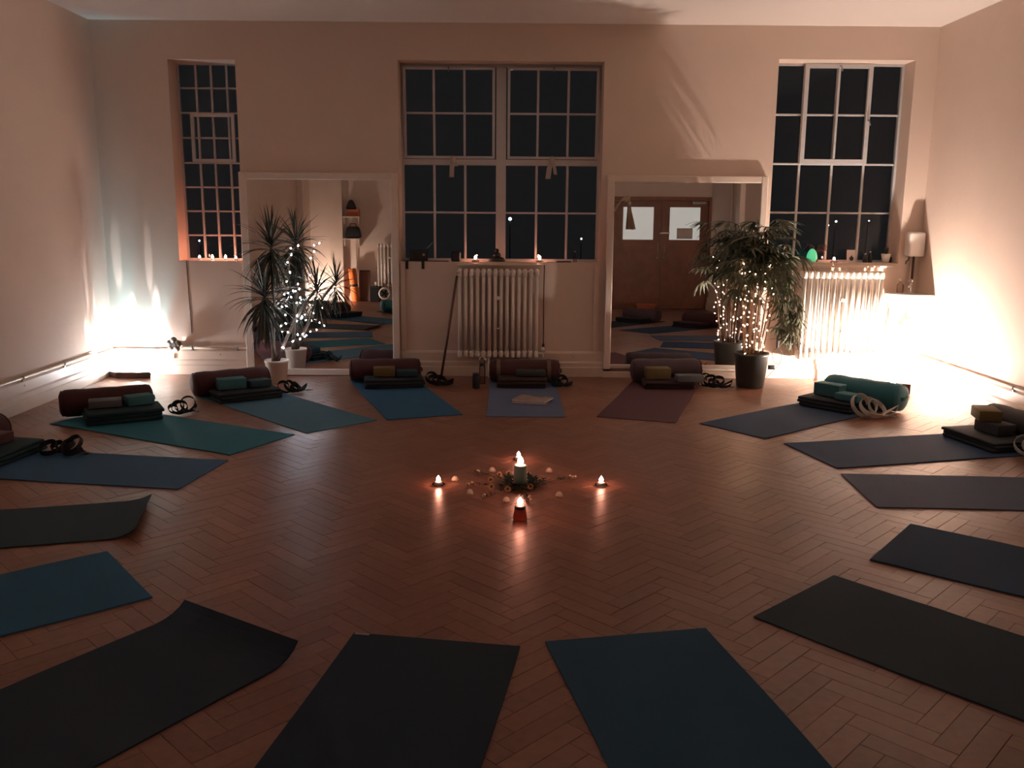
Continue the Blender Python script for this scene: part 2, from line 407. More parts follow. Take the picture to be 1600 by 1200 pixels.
def sill(root, x0, x1, z, over=.0):
    MB().rbox(x0 - over, x1 + over, YB - .03 if over else YB + .002, YG, z - .025, z, .004, 1).build('sill', 'gloss_white', root)
def catch(root, x, z, y):
    MB().tube([(x, y, z), (x, y - .035, z), (x + .01, y - .04, z - .05)], .006, 6).build('catch', 'grey_metal', root)

def make_grid(root, xs_, zs_, skip=(), bw=.011, y=YG):
    for a in xs_[1:-1]:
        segs = []
        for k in range(len(zs_) - 1): segs.append((zs_[k], zs_[k + 1]))
        bar(root, 'glazing_bar', a - bw, a + bw, zs_[0], zs_[-1])
    for b in zs_[1:-1]: bar(root, 'glazing_bar', xs_[0], xs_[-1], b - bw * .8, b + bw * .8, .013)
    for i in range(len(xs_) - 1):
        for k in range(len(zs_) - 1): pane(root, xs_[i] + bw, xs_[i + 1] - bw, zs_[k] + bw, zs_[k + 1] - bw, y)

# window 1: narrow, left, four by eight panes with an opening light in rows three and four
x0, x1, z0, z1 = WIN[0]
w1 = struct('window_1', 'tall narrow steel window with many small panes left of the dracaena')
window_frame(w1, x0, x1, z0, z1, .014)
gx = [x0 + .012, -2.89, -2.75, -2.605, x1 - .012]; gz = [z0 + .012, 1.30, 1.525, 1.747, 1.97, 2.196, 2.421, 2.642, z1 - .012]
make_grid(w1, gx, gz, bw=.010)
s1 = window_frame(w1, -2.95, -2.545, 1.975, 2.415, .03, YG - .035, 'sash_frame', .014)
sill(w1, x0, x1, z0 + .001)
# window 2: wide centre pair, each half three by four, upper halves pivoting
x0, x1, z0, z1 = WIN[1]
w2 = struct('window_2', 'wide steel window of two tall lights above the middle radiator')
window_frame(w2, x0, x1, z0, z1, .022)
bar(w2, 'mullion', -.113, -.020, z0 + .02, z1 - .02, .026)
for (a, b) in ((-.985, -.113), (-.020, .850)):
    bar(w2, 'transom', a, b, 1.968, 2.022, .024)
    g = [a + (b - a) * k / 3 for k in range(4)]
    make_grid(w2, g, [z0 + .022, 1.53, 1.968], bw=.011)
    sa = thing('sash', None, None, (0, YG - .03, 2.435), rx=R(3)); sa.parent = w2
    hh = .408
    window_frame(sa, a + .012, b - .012, -hh, hh, .024, 0, 'sash_frame', .013)
    gi = [a + .012 + (b - a - .024) * k / 3 for k in range(4)]
    for q in gi[1:3]: MB().box(q - .010, q + .010, -.011, .011, -hh, hh).build('glazing_bar', 'steel_white', sa)
    MB().box(a + .03, b - .03, -.010, .010, -.009, .009).build('glazing_bar', 'steel_white', sa)
    for k in range(3):
        for (q0, q1) in ((-hh + .024, -.009), (.009, hh - .024)): pane(sa, gi[k] + .012, gi[k + 1] - .012, q0, q1, 0)
    MB().tube([((a + b) / 2, -.012, hh - .01), ((a + b) / 2, -.045, hh + .0), ((a + b) / 2, -.05, hh - .04)], .007, 6).build('catch', 'grey_metal', sa)
sill(w2, x0, x1, z0 + .002, .0)
# window 3: right, four by four with an opening light
x0, x1, z0, z1 = WIN[2]
w3 = struct('window_3', 'steel window of sixteen panes above the right radiator')
window_frame(w3, x0, x1, z0, z1, .02)
make_grid(w3, [x0 + .02, 2.745, 3.052, 3.352, x1 - .02], [z0 + .02, 1.552, 2.003, 2.45, z1 - .02], bw=.011)
window_frame(w3, 2.735, 3.362, 2.008, z1 - .004, .038, YG - .035, 'sash_frame', .016)
MB().box(3.042, 3.062, YG - .05, YG - .02, 2.05, z1 - .03).build('glazing_bar', 'steel_white', w3)
catch(w3, 3.052, z1 - .025, YG - .05); catch(w3, 3.345, 2.40, YG - .05)
sill(w3, x0, x1, z0 + .002)
# wide shelf board fixed under the right window, above the radiator
tag(MB().rbox(2.50, 3.60, YB - .045, YB + .01, 1.052, 1.076, .006, 2).build('trim_5', 'gloss_white'), 'shallow shelf board between right window and radiator', kind='structure')
tag(MB().rbox(-.47, .33, YB - .05, YB + .01, 1.048, 1.066, .006, 2).build('trim_6', 'gloss_white'), 'shallow shelf board between middle window and radiator', kind='structure')
# dado panelling under the centre window
tag(MB().box(-1.0, -.955, YB - .02, YB, .24, 1.06).box(.815, .862, YB - .02, YB, .24, 1.06).build('trim_7', 'trim'), 'flat upright battens under the wide window', kind='structure')

# outside
tag(MB().box(-60, 60, 9.2, 90, -4.2, -4.0).build('ground', 'ground'), 'dark ground outside the windows at night', 'ground', kind='structure')
def street_lamp(x, z, y, r, label):
    t = thing('street_lamp', label, 'lamp', (x, y, -4), group='distant street lamps outside')
    MB().tube([(0, 0, 0), (0, 0, z + 3.6), (0, 0, z + 4.0 + r), ], [.05, .02, .02], 8).build('post', 'black_metal', t)
    MB().lathe([(.0001, -r), (r * .8, -r * .5), (r, 0), (r * .7, r * .6), (.0001, r * .9)], 12, (0, -.12, z + 4.0)).build('lantern', 'street', t)
street_lamp(.104, 1.349, 40, .075, 'brightest distant street lamp, behind the right half of the wide window')
street_lamp(3.26, .508, 40, .04, 'faint distant lamp low in the wide window near the clear bottle')
street_lamp(14.48, 1.345, 40, .045, 'distant lamp in the right window above the glowing egg')
street_lamp(14.15, 1.176, 40, .035, 'small distant lamp just below left of its neighbour in the right window')
street_lamp(15.93, 1.384, 40, .03, 'distant lamp at the right side of the right window')
street_lamp(-13.6, .30, 40, .04, 'lone distant lamp in the narrow left window')

# ------------------------------------------------------------------ wall mirrors
def wall_mirror(x0, x1, zi0, zi1, fw, tilt, ybase, z0, label, bottom, side=.012):
    t = thing('wall_mirror', label, 'mirror', ((x0 + x1) / 2, ybase, z0), rx=-R(tilt), group='framed mirrors between the windows')
    hw = (x1 - x0) / 2; a, b = zi0 - z0, zi1 - z0; D = .035
    MB().box(-hw, hw, .004, .010, a - .01, b + .01).build('glass', 'mirror', t)
    MB().rbox(-hw - fw, -hw, -side, D, 0, b + fw, .005, 1).build('frame_stile', 'gloss_white', t)
    MB().rbox(hw, hw + fw, -.012, D, 0, b + fw, .005, 1).build('frame_stile', 'gloss_white', t)
    MB().rbox(-hw, hw, -.012, D, b, b + fw, .005, 1).build('frame_rail', 'gloss_white', t)
    MB().rbox(-hw, hw, -.016, D, max(0, a - bottom), a, .005, 1).build('frame_rail', 'gloss_white', t)
    MB().box(-hw - fw * .9, hw + fw * .9, .011, D, .01, b + fw * .9).build('backing_board', 'dark_wood', t)
    return t
wall_mirror(-2.395, -1.075, .062, 1.815, .065, .42, 8.350, .002, 'large white framed mirror behind the dracaena', .06)
wall_mirror(.975, 2.325, .125, 1.815, .06, .81, 8.338, .085, 'large white framed mirror behind the fairy-lit palm', .035, .045)  # left stile deepened so that it shades the wall beside the mirror
for i, x in enumerate((.95, 1.72, 2.34)):
    tag(MB().box(x - .03, x + .03, 8.345, 8.395, .0601, .0855).build('support_block', 'dark_wood'), ['dark support block under the palm mirror, leftmost', 'dark support block under the middle of the palm mirror', 'dark support block under the palm mirror, hidden by the pot'][i], 'block', 'blocks carrying the right mirror')

# ------------------------------------------------------------------ radiators
_sec = None
def radiator(x0, x1, z0, z1, y, label, rz=0, nsec=14, loc=None):
    global _sec
    t = thing('column_radiator', label, 'radiator', loc or ((x0 + x1) / 2, y, 0), rz, group='cast iron column radiators')
    p = (x1 - x0) / nsec; hz = z1 - z0
    m = MB()
    for yy in (-.045, .045):
        m.tube([(0, yy, z0 + .05), (0, yy, z1 - .05)], .016, 10)
    for zz in (z0 + .035, z1 - .035):
        m.rbox(-.020, .020, -.066, .066, zz - .035, zz + .035, .016, 3)
    sec = m.mesh('column', 'rad')
    for k in range(nsec):
        link('column', sec, t, (-(x1 - x0) / 2 + p * (k + .5), 0, 0))
    for zz in (z0 + .035, z1 - .035): MB().tube([(-(x1 - x0) / 2 + p * .4, 0, zz), ((x1 - x0) / 2 - p * .4, 0, zz)], .017, 10).build('connecting_pipe', 'rad', t)
    for s in (-1, 1): MB().rbox(s * .22 - .012, s * .22 + .012, -.02, .085, z0 - .004, z0 + .02, .003, 1).build('wall_bracket', 'rad', t)
    MB().rbox(-.018, .018, -.072, -.055, z0 + hz * .66, z0 + hz * .70, .004, 1).build('stay_clip', 'rad', t)
    MB().lathe([(.0001, -.012), (.012, -.009), (.014, 0), (.008, .02), (.0001, .02)], 10, (0, -.066, z0 + hz * .33), 'Y').build('bleed_plug', 'chrome', t)
    MB().tube([((x1 - x0) / 2 - .01, 0, z0 + .035), ((x1 - x0) / 2 + .035, 0, z0 + .035), ((x1 - x0) / 2 + .035, 0, .2)], .012, 8).lathe([(.018, 0), (.02, .03), (.012, .045)], 10, ((x1 - x0) / 2 + .035, 0, z0 + .05)).build('valve', 'rad', t)
    MB().tube([(-(x1 - x0) / 2 + .3, 0, z0 + .01), (-(x1 - x0) / 2 + .3, 0, .0)], .011, 8).build('feed_pipe', 'rad', t)
    return t
radiator(-.466, .300, .20, 1.02, 8.28, 'column radiator under the wide middle window')
radiator(2.715, 3.48, .20, 1.025, 8.28, 'column radiator under the right window, brightly lit beside the washbasin')
radiator(0, .50, .28, 1.09, 0, 'column radiator on the rear wall seen in the left mirror', math.pi, 8, (-2.22, YF + .12, 0))

# pipes along skirting
def pipe(name, pts, r, label, clips):
    t = thing(name, label, 'pipe', pts[0])
    o = Vector(pts[0]); MB().tube([Vector(p) - o for p in pts], r, 10).build('tube', 'trim', t)
    cl = MB().lathe([(r + .001, -.008), (r + .005, -.006), (r + .005, .006), (r + .001, .008)], 10, (0, 0, 0), 'X').box(-.008, .008, -.006, .03, -r - .016, -r).mesh('pipe_clip', 'grey_metal')
    for c, rz in clips: link('pipe_clip', cl, t, Vector(c) - o, (0, 0, rz))
    return t
pipe('heating_pipe', [(-3.12, 8.375, .252), (-2.47, 8.375, .252)], .011, 'thin heating pipe on the skirting below the narrow window', [((-2.98, 8.375, .252), 0), ((-2.55, 8.375, .252), 0)])
pipe('heating_pipe', [(XL + .025, 4.5, .252), (XL + .025, 8.0, .252)], .011, 'thin heating pipe running along the left wall skirting', [((XL + .025, y, .252), math.pi / 2) for y in (5.2, 6.2, 6.75, 7.4)])
pipe('heating_pipe', [(XR - .025, 4.5, .252), (XR - .025, 8.2, .252)], .011, 'thin heating pipe running along the right wall skirting', [((XR - .025, y, .252), -math.pi / 2) for y in (5.4, 6.6, 7.6)])
# valve at the pipe end
t = thing('pipe_valve', 'grey pipe valve with a petalled hand wheel beside the left lamp', 'valve', (-3.135, 8.372, .252))
m = MB()
for k in range(5):
    a = 2 * math.pi * k / 5 + .3
    m.lathe([(.0001, -.012), (.03, -.010), (.034, 0), (.03, .010), (.0001, .012)], 12, (.042 * math.cos(a), -.045, .035 + .042 * math.sin(a)), 'Y')
m.lathe([(.022, -.016), (.026, 0), (.022, .016)], 12, (0, -.045, .035), 'Y')
m.build('hand_wheel', 'grey_metal', t)
MB().tube([(0, -.045, .035), (0, -.02, .01), (0, 0, 0)], .014, 10).rbox(-.03, .03, -.022, .022, -.022, .022, .008, 2).build('valve_body', 'grey_metal', t)
MB().tube([(-.02, 0, -.02), (-.02, 0, -.10)], .010, 8).build('drop_pipe', 'trim', t)

# ------------------------------------------------------------------ corner uplighters
def bulb_mat(name, col, P, r): return emis(name, col, bulb_strength(P, r))
def uplighter(loc, rz, label, P, col, spots, rb=.035, lz=.075, sh=.058):
    t = thing('floor_uplighter', label, 'lamp', loc, rz, group='floor uplighters in the corners')
    MB().rbox(-.10, .10, -.02, .14, 0, .018, .006, 2).build('base', 'black_metal', t)
    m = MB()                                            # folded dark shield standing in front
    m.rbox(-.15, .16, -.075, -.060, 0, sh, .004, 1, Matrix.Rotation(R(4), 4, 'Z'))
    m.rbox(-.15, 0, -.007, .007, 0, sh - .003, .004, 1, Matrix.Translation((-.145, -.072, 0)) @ Matrix.Rotation(R(-38), 4, 'Z'))
    m.build('shield', 'dark_wood', t)
    MB().lathe([(.014, .018), (.020, .022), (.020, .04), (.012, .046)], 12, (0, .06, 0)).build('bulb_holder', 'black', t)
    MB().lathe([(.0001, -rb), (rb * .7, -rb * .7), (rb, 0), (rb * .7, rb * .7), (.0001, rb)], 16, (0, .06, lz)).build('bulb', bulb_mat('uplighter_bulb', col, P, rb), t)
    pts = [(.09, .1, .01), (.14, .16, .006), (.22, .19, .006), (.30, .21, .006)]
    MB().tube(pts, .003, 6).build('cable', 'black', t)
    for k, (x, y, az, el, ang, pw, c) in enumerate(spots):
        ld = bpy.data.lights.new('uplighter_beam', 'SPOT'); ld.energy = pw; ld.color = c; ld.spot_size = R(ang); ld.spot_blend = .55; ld.shadow_soft_size = .006
        o = bpy.data.objects.new('uplighter_beam', ld); C.objects.link(o); o.parent = t
        d = Vector((math.cos(R(az)) * math.cos(R(el)), math.sin(R(az)) * math.cos(R(el)), math.sin(R(el))))
        o.location = (x, y, .09); o.rotation_euler = d.to_track_quat('-Z', 'Y').to_euler()
    return t
CW, TE, WA = (1, .97, 1), (.30, .80, 1), (1, .82, .66)
left_spots = [
    (-.18, .09, 92, 60, 34, 9, CW), (.20, .09, 84, 58, 34, 9, CW), (-.17, -.06, 200, 58, 36, 9, CW), (-.17, -.2, 200, 64, 26, 8, WA), (.30, .08, 70, 60, 28, 7, WA),
    (-.05, .10, 94, 77, 8, 26, CW), (.15, .10, 86, 78, 8, 28, CW), (.10, .10, 84, 83, 5, 20, CW), (-.17, .08, 95, 82, 6, 20, CW), (-.19, -.10, 180, 80, 7, 22, CW), (-.19, -.3, 182, 76, 8, 14, WA), (-.19, -.22, 184, 83, 5, 16, CW),
    (.06, .04, 90, 66, 54, 9, TE), (-.12, .02, 140, 70, 50, 9, TE)]
uplighter((-3.46, 8.19, 0), 0, 'dark shielded uplighter throwing pale rays in the left corner', P_LEFT, COL_LEFT, left_spots)
uplighter((3.405, 7.73, 0), R(-32), 'bright uplighter on the floor below the corner washbasin', P_RIGHT, COL_RIGHT, [], .030, .056, .090)  # shield raised above the bulb to keep direct light off the floor
uplighter((-3.55, .20, 0), R(180), 'uplighter in the rear corner seen in the left mirror', P_REAR, COL_REAR, [])

# ------------------------------------------------------------------ corner washbasin
def basin_poly(s):
    pts = [(3.855, 8.395), (3.56, 8.395), (3.51, 8.32), (3.505, 8.24), (3.54, 8.15), (3.61, 8.085), (3.70, 8.055), (3.855, 8.03)]
    cx, cy = 3.70, 8.25
    return [(cx + (x - cx) * s, cy + (y - cy) * s) for x, y in pts]
t = thing('washbasin', 'small white corner washbasin hung under the boiler', 'washbasin', (3.70, 8.22, 0))
def ring(p, z): return [(x - 3.70, y - 8.22, z) for x, y in p]
N8 = 8
layers = [ring(basin_poly(1), .80), ring(basin_poly(1), .825), ring(basin_poly(.86), .825), ring(basin_poly(.8), .78), ring(basin_poly(.5), .71), ring(basin_poly(.1), .70)]
outer = [ring(basin_poly(1), .80), ring(basin_poly(.92), .76), ring(basin_poly(.62), .69), ring(basin_poly(.2), .675)]
m = MB()
for L in (layers, outer):
    vs = [p for l in L for p in l]
    m.add(vs, [(i * N8 + k, i * N8 + (k + 1) % N8, (i + 1) * N8 + (k + 1) % N8, (i + 1) * N8 + k) for i in range(len(L) - 1) for k in range(N8)] + [tuple((len(L) - 1) * N8 + k for k in range(N8))])
m.build('bowl', 'ceramic', t)
MB().tube([(.02, 0, .68), (.02, 0, .55), (.02, .03, .52), (.02, .10, .52), (.02, .17, .52)], .018, 10).build('waste_pipe', 'grey_metal', t)
MB().lathe([(.028, 0), (.03, .05), (.02, .07)], 12, (.02, 0, .55)).build('trap', 'grey_metal', t)
MB().tube([(-.12, .10, .68), (-.12, .13, .5), (-.12, .13, .3)], .009, 8).build('supply_pipe', 'grey_metal', t)
tp = MB().lathe([(.022, .825), (.018, .84), (.012, .90), (.015, .92), (.0001, .93)], 12, (.06, .10, 0)).tube([(.06, .10, .89), (.03, .05, .905), (.01, .02, .88)], .009, 8).build('tap', 'chrome', t)
m = MB()
for k in range(4):
    a = math.pi / 2 * k; m.tube([(.06, .10, .932), (.06 + .03 * math.cos(a), .10 + .03 * math.sin(a), .935)], .006, 6)
m.build('tap_head', 'chrome', tp)
t = thing('water_heater', 'small white water heater on the wall above the washbasin', 'water heater', (3.775, 8.34, 1.16))
MB().rbox(-.075, .075, -.06, .06, 0, .225, .02, 3).build('body', 'ceramic', t)
MB().tube([(0, 0, .01), (0, 0, -.18), (-.005, -.01, -.205)], .012, 8).build('outlet_pipe', 'dark_wood', t)
MB().tube([(-.045, 0, .005), (-.05, -.01, -.03), (-.075, -.02, -.045), (-.08, -.02, -.07)], .006, 8).build('lever', 'dark_wood', t)
t = thing('soap_bottle', 'clear soap bottle on the washbasin rim', 'bottle', (3.66, 8.31, .827))
MB().lathe([(.028, 0), (.03, .01), (.03, .07), (.012, .09), (.012, .105)], 14).build('bottle_body', 'clear', t)
MB().tube([(0, 0, .105), (0, 0, .125), (-.025, -.01, .125)], .006, 8).build('pump', 'ceramic', t)

# ------------------------------------------------------------------ yoga mats
def yoga_mat(key, col, label, curl=0, rough=.85, seed=1, th=.005, tagm=False):
    c, ang, wd, ln = MATS[key]
    r = random.Random(seed); NX, NY = 48, 10
    m = MB(); top = []; bot = []
    ph = [r.uniform(0, 6.3) for _ in range(4)]
    for i in range(NX + 1):
        u = ln * i / NX
        for j in range(NY + 1):
            v = -wd / 2 + wd * j / NY
            edge = abs(2 * j / NY - 1) ** 4
            z = edge * .0007 * (1 + math.sin(u * 9 + ph[0] + (3 if j > NY / 2 else 0))) + .0006 * math.sin(u * 3 + ph[1])
            z = max(0, z); uu = u
            vv = v + .0025 * math.sin(u * 5 + ph[2])
            if curl:
                Lc = .16
                if u < Lc:
                    k = (Lc - u) / Lc; amt = curl * (1 + .25 * (v / wd)); z += amt * k ** 2; uu = u + .5 * amt * k ** 3
            top.append((uu, vv, z + th)); bot.append((uu, vv, z))
    n = (NX + 1) * (NY + 1)
    idx = lambda i, j: i * (NY + 1) + j
    fs = []
    for i in range(NX):
        for j in range(NY):
            a, b, c2, d = idx(i, j), idx(i + 1, j), idx(i + 1, j + 1), idx(i, j + 1)
            fs.append((a, b, c2, d)); fs.append((n + a, n + d, n + c2, n + b))
    for i in range(NX):
        fs.append((idx(i, 0), n + idx(i, 0), n + idx(i + 1, 0), idx(i + 1, 0))); fs.append((idx(i, NY), idx(i + 1, NY), n + idx(i + 1, NY), n + idx(i, NY)))
    for j in range(NY):
        fs.append((idx(0, j), idx(0, j + 1), n + idx(0, j + 1), n + idx(0, j))); fs.append((idx(NX, j), n + idx(NX, j), n + idx(NX, j + 1), idx(NX, j + 1)))
    m.add(top + bot, fs)
    mm = mat('mat_foam', col, rough, noise=.08, nscale=5, bump=.35, bscale=260, dist=.0015, spec=.35)
    t = thing('yoga_mat', label, 'yoga mat', (c[0], c[1], 0.0004), R(ang), 'yoga mats laid out in a ring')
    m.build('mat_sheet', mm, t)
    if tagm: MB().box(.004, .016, -.30, -.245, th + .001, th + .0025).build('sewn_tag', 'tag_white', t)
    return t
yoga_mat('M1', (0.0081, 0.0594, 0.1184), 'dark teal mat at the bottom, right of the tagged mat', seed=1)
yoga_mat('M2', (0.0100, 0.0264, 0.0483), 'near-black mat at the bottom with a small pale tag', seed=2, tagm=True)
yoga_mat('M3', (0.0131, 0.0312, 0.0474), 'charcoal mat in the right foreground', seed=3)
yoga_mat('M4', (0.0044, 0.0350, 0.0876), 'dark blue-green mat at the right edge below the grey-brown mat', seed=4)
yoga_mat('M5', (0.0689, 0.0960, 0.1616), 'grey-brown mat at the right edge with nothing on it', seed=5)
yoga_mat('M6', (0.0117, 0.0442, 0.1136), 'blue-grey mat on the right under the olive block', seed=6)
yoga_mat('M7', (0.0194, 0.0490, 0.1066), 'dark grey mat under the teal bolster and white strap', seed=7)
yoga_mat('M8', (0.0788, 0.0287, 0.0390), 'reddish plum mat in front of the right mirror', seed=8)
yoga_mat('M9', (0.1041, 0.1399, 0.2368), 'lilac-grey mat with magazines before the middle radiator', seed=9)
yoga_mat('M10', (0.0158, 0.0964, 0.1932), 'blue mat right of the white pot in front of the left mirror', seed=10)
yoga_mat('M11', (0.0659, 0.1773, 0.2626), 'slate mat pointing at the white potted dracaena', seed=11)
yoga_mat('M12', (0.0194, 0.1652, 0.2370), 'dark green-teal mat in front of the left corner lamp', seed=12)
yoga_mat('M13', (0.0410, 0.1264, 0.2496), 'dark navy mat at the left edge with a bolster', seed=13)
yoga_mat('M14', (0.0302, 0.0617, 0.0867), 'blackish olive mat on the left with a curled end', curl=.035, seed=14)
yoga_mat('M15', (0.0209, 0.1176, 0.2250), 'muted teal mat at the left edge between two curled mats', seed=15)
yoga_mat('M16', (0.0223, 0.0391, 0.0641), 'black mat in the left foreground with its end curling up', curl=.055, seed=16)

# ------------------------------------------------------------------ props
def bolster(x, y, ang, m, label, L=.65, r=.108, straps=False, z=.0075):
    t = thing('bolster', label, 'bolster', (x, y, z), R(ang), 'bolsters at the outer ends of the mats')
    prof = [(.0001, -L / 2 + .004), (r * .55, -L / 2), (r * .86, -L / 2 + .012), (r, -L / 2 + .045)]
    for k in range(1, 8): prof.append((r * (1 + .03 * math.sin(k * 2.1)), -L / 2 + .045 + (L - .09) * k / 8))
    prof += [(r, L / 2 - .045), (r * .86, L / 2 - .012), (r * .55, L / 2), (.0001, L / 2 - .004)]
    b = MB().lathe(prof, 28, (0, 0, r * .93), 'X', True, 1.08, .93)
    # flatten the belly
    b.v = [(p[0], p[1], max(p[2], 0.0)) for p in b.v]
    b.build('body', m, t)
    for s in (-1, 1):
        pts = [(s * (L / 2 - .02), r * 1.08 * .93 * math.cos(a), r * .93 + r * .93 * .93 * math.sin(a)) for a in [2 * math.pi * k / 28 for k in range(28)]]
        MB().tube(pts, .004, 6, closed=True).build('piping', m, t)
    MB().ribbon([(L / 2 - .004, -.05, r * .93), (L / 2 + .012, -.03, r * .9), (L / 2 + .016, 0, r * .86), (L / 2 + .012, .03, r * .9), (L / 2 - .004, .05, r * .93)], (0, 0, 1), .028).build('handle', m, t)
    if straps:
        for s in (-.24, .22):
            pts = [(s, r * 1.14 * math.cos(a), r * .93 + r * .985 * math.sin(a)) for a in [math.pi * (1.25 - 1.5 * k / 20) for k in range(21)]]
            tag(MB().ribbon(pts, (1, 0, 0), .035).build('strap_band', 'strap_g', t), 'pale webbing band')
    return t
def block(x, y, z, rz, m, label, sz=(.225, .145, .075), rx=0):
    o = MB().rbox(-sz[0] / 2, sz[0] / 2, -sz[1] / 2, sz[1] / 2, 0, sz[2], .006, 2).build('yoga_block', m, None, (x, y, z), (R(rx), 0, R(rz)))
    return tag(o, label, 'yoga block', 'foam blocks on the blankets')
def blanket(x, y, rz, m, label, sz=(.50, .30, .075), layers=3, z=.0075):
    t = thing('folded_blanket', label, 'blanket', (x, y, z), R(rz), 'folded blankets on the mats')
    r = random.Random(int(abs(x * 1000 + y * 77)))
    h = sz[2] / layers
    for k in range(layers):
        dx, dy = r.uniform(-.012, .012), r.uniform(-.012, .012)
        q = MB().rbox(-sz[0] / 2 + dx, sz[0] / 2 + dx, -sz[1] / 2 + dy, sz[1] / 2 + dy, k * h, (k + 1) * h + .001, h * .48, 4)
        q.v = [(a + .004 * math.sin(b * 25 + k), b + .004 * math.sin(a * 19 + k * 2), c * (1 + .05 * math.sin(a * 14 + b * 9 + k)) if c > .002 else c) for a, b, c in q.v]
        q.build('fold', m, t)
    return t
def strap(x, y, rz, m, label, loops=3, size=.09, wd=.034, z=.0075, seed=1):
    t = thing('yoga_strap', label, 'strap', (x, y, z), R(rz), 'yoga straps beside the blankets')
    r = random.Random(seed); pts = []; wdv = []
    loops += 1; n = loops * 16
    prm = [(size * r.uniform(.38, .78), R(r.uniform(18, 68)), (k / loops - .45) * size * 1.5 + r.uniform(-.2, .2) * size, r.uniform(-.45, .35) * size, r.uniform(-.7, .7)) for k in range(loops + 1)]
    for i in range(n + 1):
        a = 2 * math.pi * i / 16; k = min(i // 16, loops - 1); f = i / 16 - k
        rad, ph, cx, cy, tw = [u + (v - u) * f for u, v in zip(prm[k], prm[k + 1])]
        q = Matrix.Rotation(tw, 3, 'Z') @ Vector((rad * math.cos(a), rad * math.sin(a) * math.cos(ph), rad * (1 + math.sin(a)) * math.sin(ph)))
        wv = Matrix.Rotation(tw, 3, 'Z') @ Vector((0, -math.sin(ph), math.cos(ph)))
        pts.append(q + Vector((cx, cy, wd * .5 * abs(wv.z) + .002))); wdv.append(wv)
    pts += [Vector((size * .9, .03, .012)), Vector((size * 1.15, .02, .006)), Vector((size * 1.5, -.02, .004))]; wdv += [Vector((.1, .9, .3)).normalized(), Vector((0, 1, .05)).normalized(), Vector((.2, 1, 0)).normalized()]
    MB().ribbon(pts, wdv, wd, .0012).build('webbing', m, t)
    MB().tube([(size * 1.5 + dx, -.02 + dy, .008) for dx, dy in ((-.02, -.02), (.02, -.02), (.02, .02), (-.02, .02))], .003, 6, closed=True).build('buckle', 'grey_metal', t)
    return t
def M_at(key, u, v):
    c, ang, _, _ = MATS[key]; a = R(ang)
    return c[0] + u * math.cos(a) - v * math.sin(a), c[1] + u * math.sin(a) + v * math.cos(a)

def at(b, al, fr):
    x, y, ang = b; a = R(ang); return x + al * math.cos(a) + fr * math.sin(a), y + al * math.sin(a) - fr * math.cos(a)
PZ = .0075
# M9 centre
B = (.165, 8.08, 0)
bolster(*B, 'burg', 'dark burgundy bolster with pale bands before the middle radiator', straps=True)
blanket(*at(B, -.02, .245), 0, 'brown', 'dark brown folded blanket on the lilac-grey mat', (.44, .22, .085))
block(*at(B, .05, .205), PZ + .090, 2, 'dblock', 'brown-grey block lying on the brown blanket of the lilac-grey mat', (.26, .12, .05))
strap(*at(B, .30, .24), 0, 'strap_t', 'dark teal strap beside the banded burgundy bolster', 3, .08, .034, seed=3)
# M10
B = (-1.115, 8.07, 8)
bolster(*B, 'burg', 'burgundy bolster on the blue mat before the left mirror')
blanket(*at(B, .08, .262), 10, 'navy', 'dark navy folded blanket on the blue mat', (.52, .26, .075))
block(*at(B, -.01, .200), PZ + .080, 8, 'olive', 'tan-olive block on the navy blanket before the left mirror', (.19, .12, .08))
block(*at(B, .19, .215), PZ + .080, 12, 'bblock', 'dark blue block right of the tan-olive block', (.19, .13, .05))
strap(*at(B, .46, .25), 10, 'strap_b', 'black strap heaped at the right of the navy blanket', 3, .09, .034, seed=5)
# M8
B = (1.475, 8.13, 4)
bolster(*B, 'plum', 'dull plum bolster before the right mirror', r=.112)
blanket(*at(B, -.04, .275), 0, 'wine', 'dark wine folded blanket on the reddish plum mat', (.44, .26, .06))
block(*at(B, -.13, .205), PZ + .064, 4, 'olive', 'olive block leaning on the dull plum bolster', (.22, .13, .10))
block(*at(B, .12, .362), PZ + .064, 4, 'gblock', 'pale grey-blue block on the dark wine blanket', (.24, .11, .06))
strap(*at(B, .34, .31), -4, 'strap_b', 'black strap trailing right of the dark wine blanket', 4, .12, .034, seed=8)
# M7
B = (2.91, 7.09, -50)
bolster(*B, 'teal', 'teal bolster in front of the bright right corner', r=.118)
blanket(*at(B, -.12, .275), -50, 'navy', 'dark blue-black folded blanket under the teal-grey blocks', (.46, .26, .075))
block(*at(B, -.19, .205), PZ + .080, -50, 'tblock', 'upper teal-grey block leaning on the teal bolster', (.225, .12, .10))
block(*at(B, .02, .265), PZ + .080, -54, 'tblock', 'lower teal-grey block next to the white strap', (.20, .13, .055))
strap(*at(B, .24, .35), 0, 'strap_w', 'white strap in loops beside the teal bolster', 2, .125, .040, seed=2)
# M6
B = (3.57, 5.96, -77)
bolster(*B, 'dblock', 'charcoal bolster at the right edge behind the olive block')
blanket(*at(B, 0, .295), -77, 'navy', 'dark folded blanket at the right edge below the stacked blocks', (.50, .32, .06))
block(*at(B, -.02, .225), PZ + .064, -77, 'dblock', 'charcoal block under the olive block at the right edge', (.225, .145, .075))
block(*at(B, -.11, .225), PZ + .140, -104, 'olive', 'olive block on top of the charcoal block at the right edge', (.225, .145, .075))
strap(*at(B, .335, .25), -10, 'strap_w', 'pale grey strap coiled at the right edge of the blue-grey mat', 3, .10, .034, seed=6)
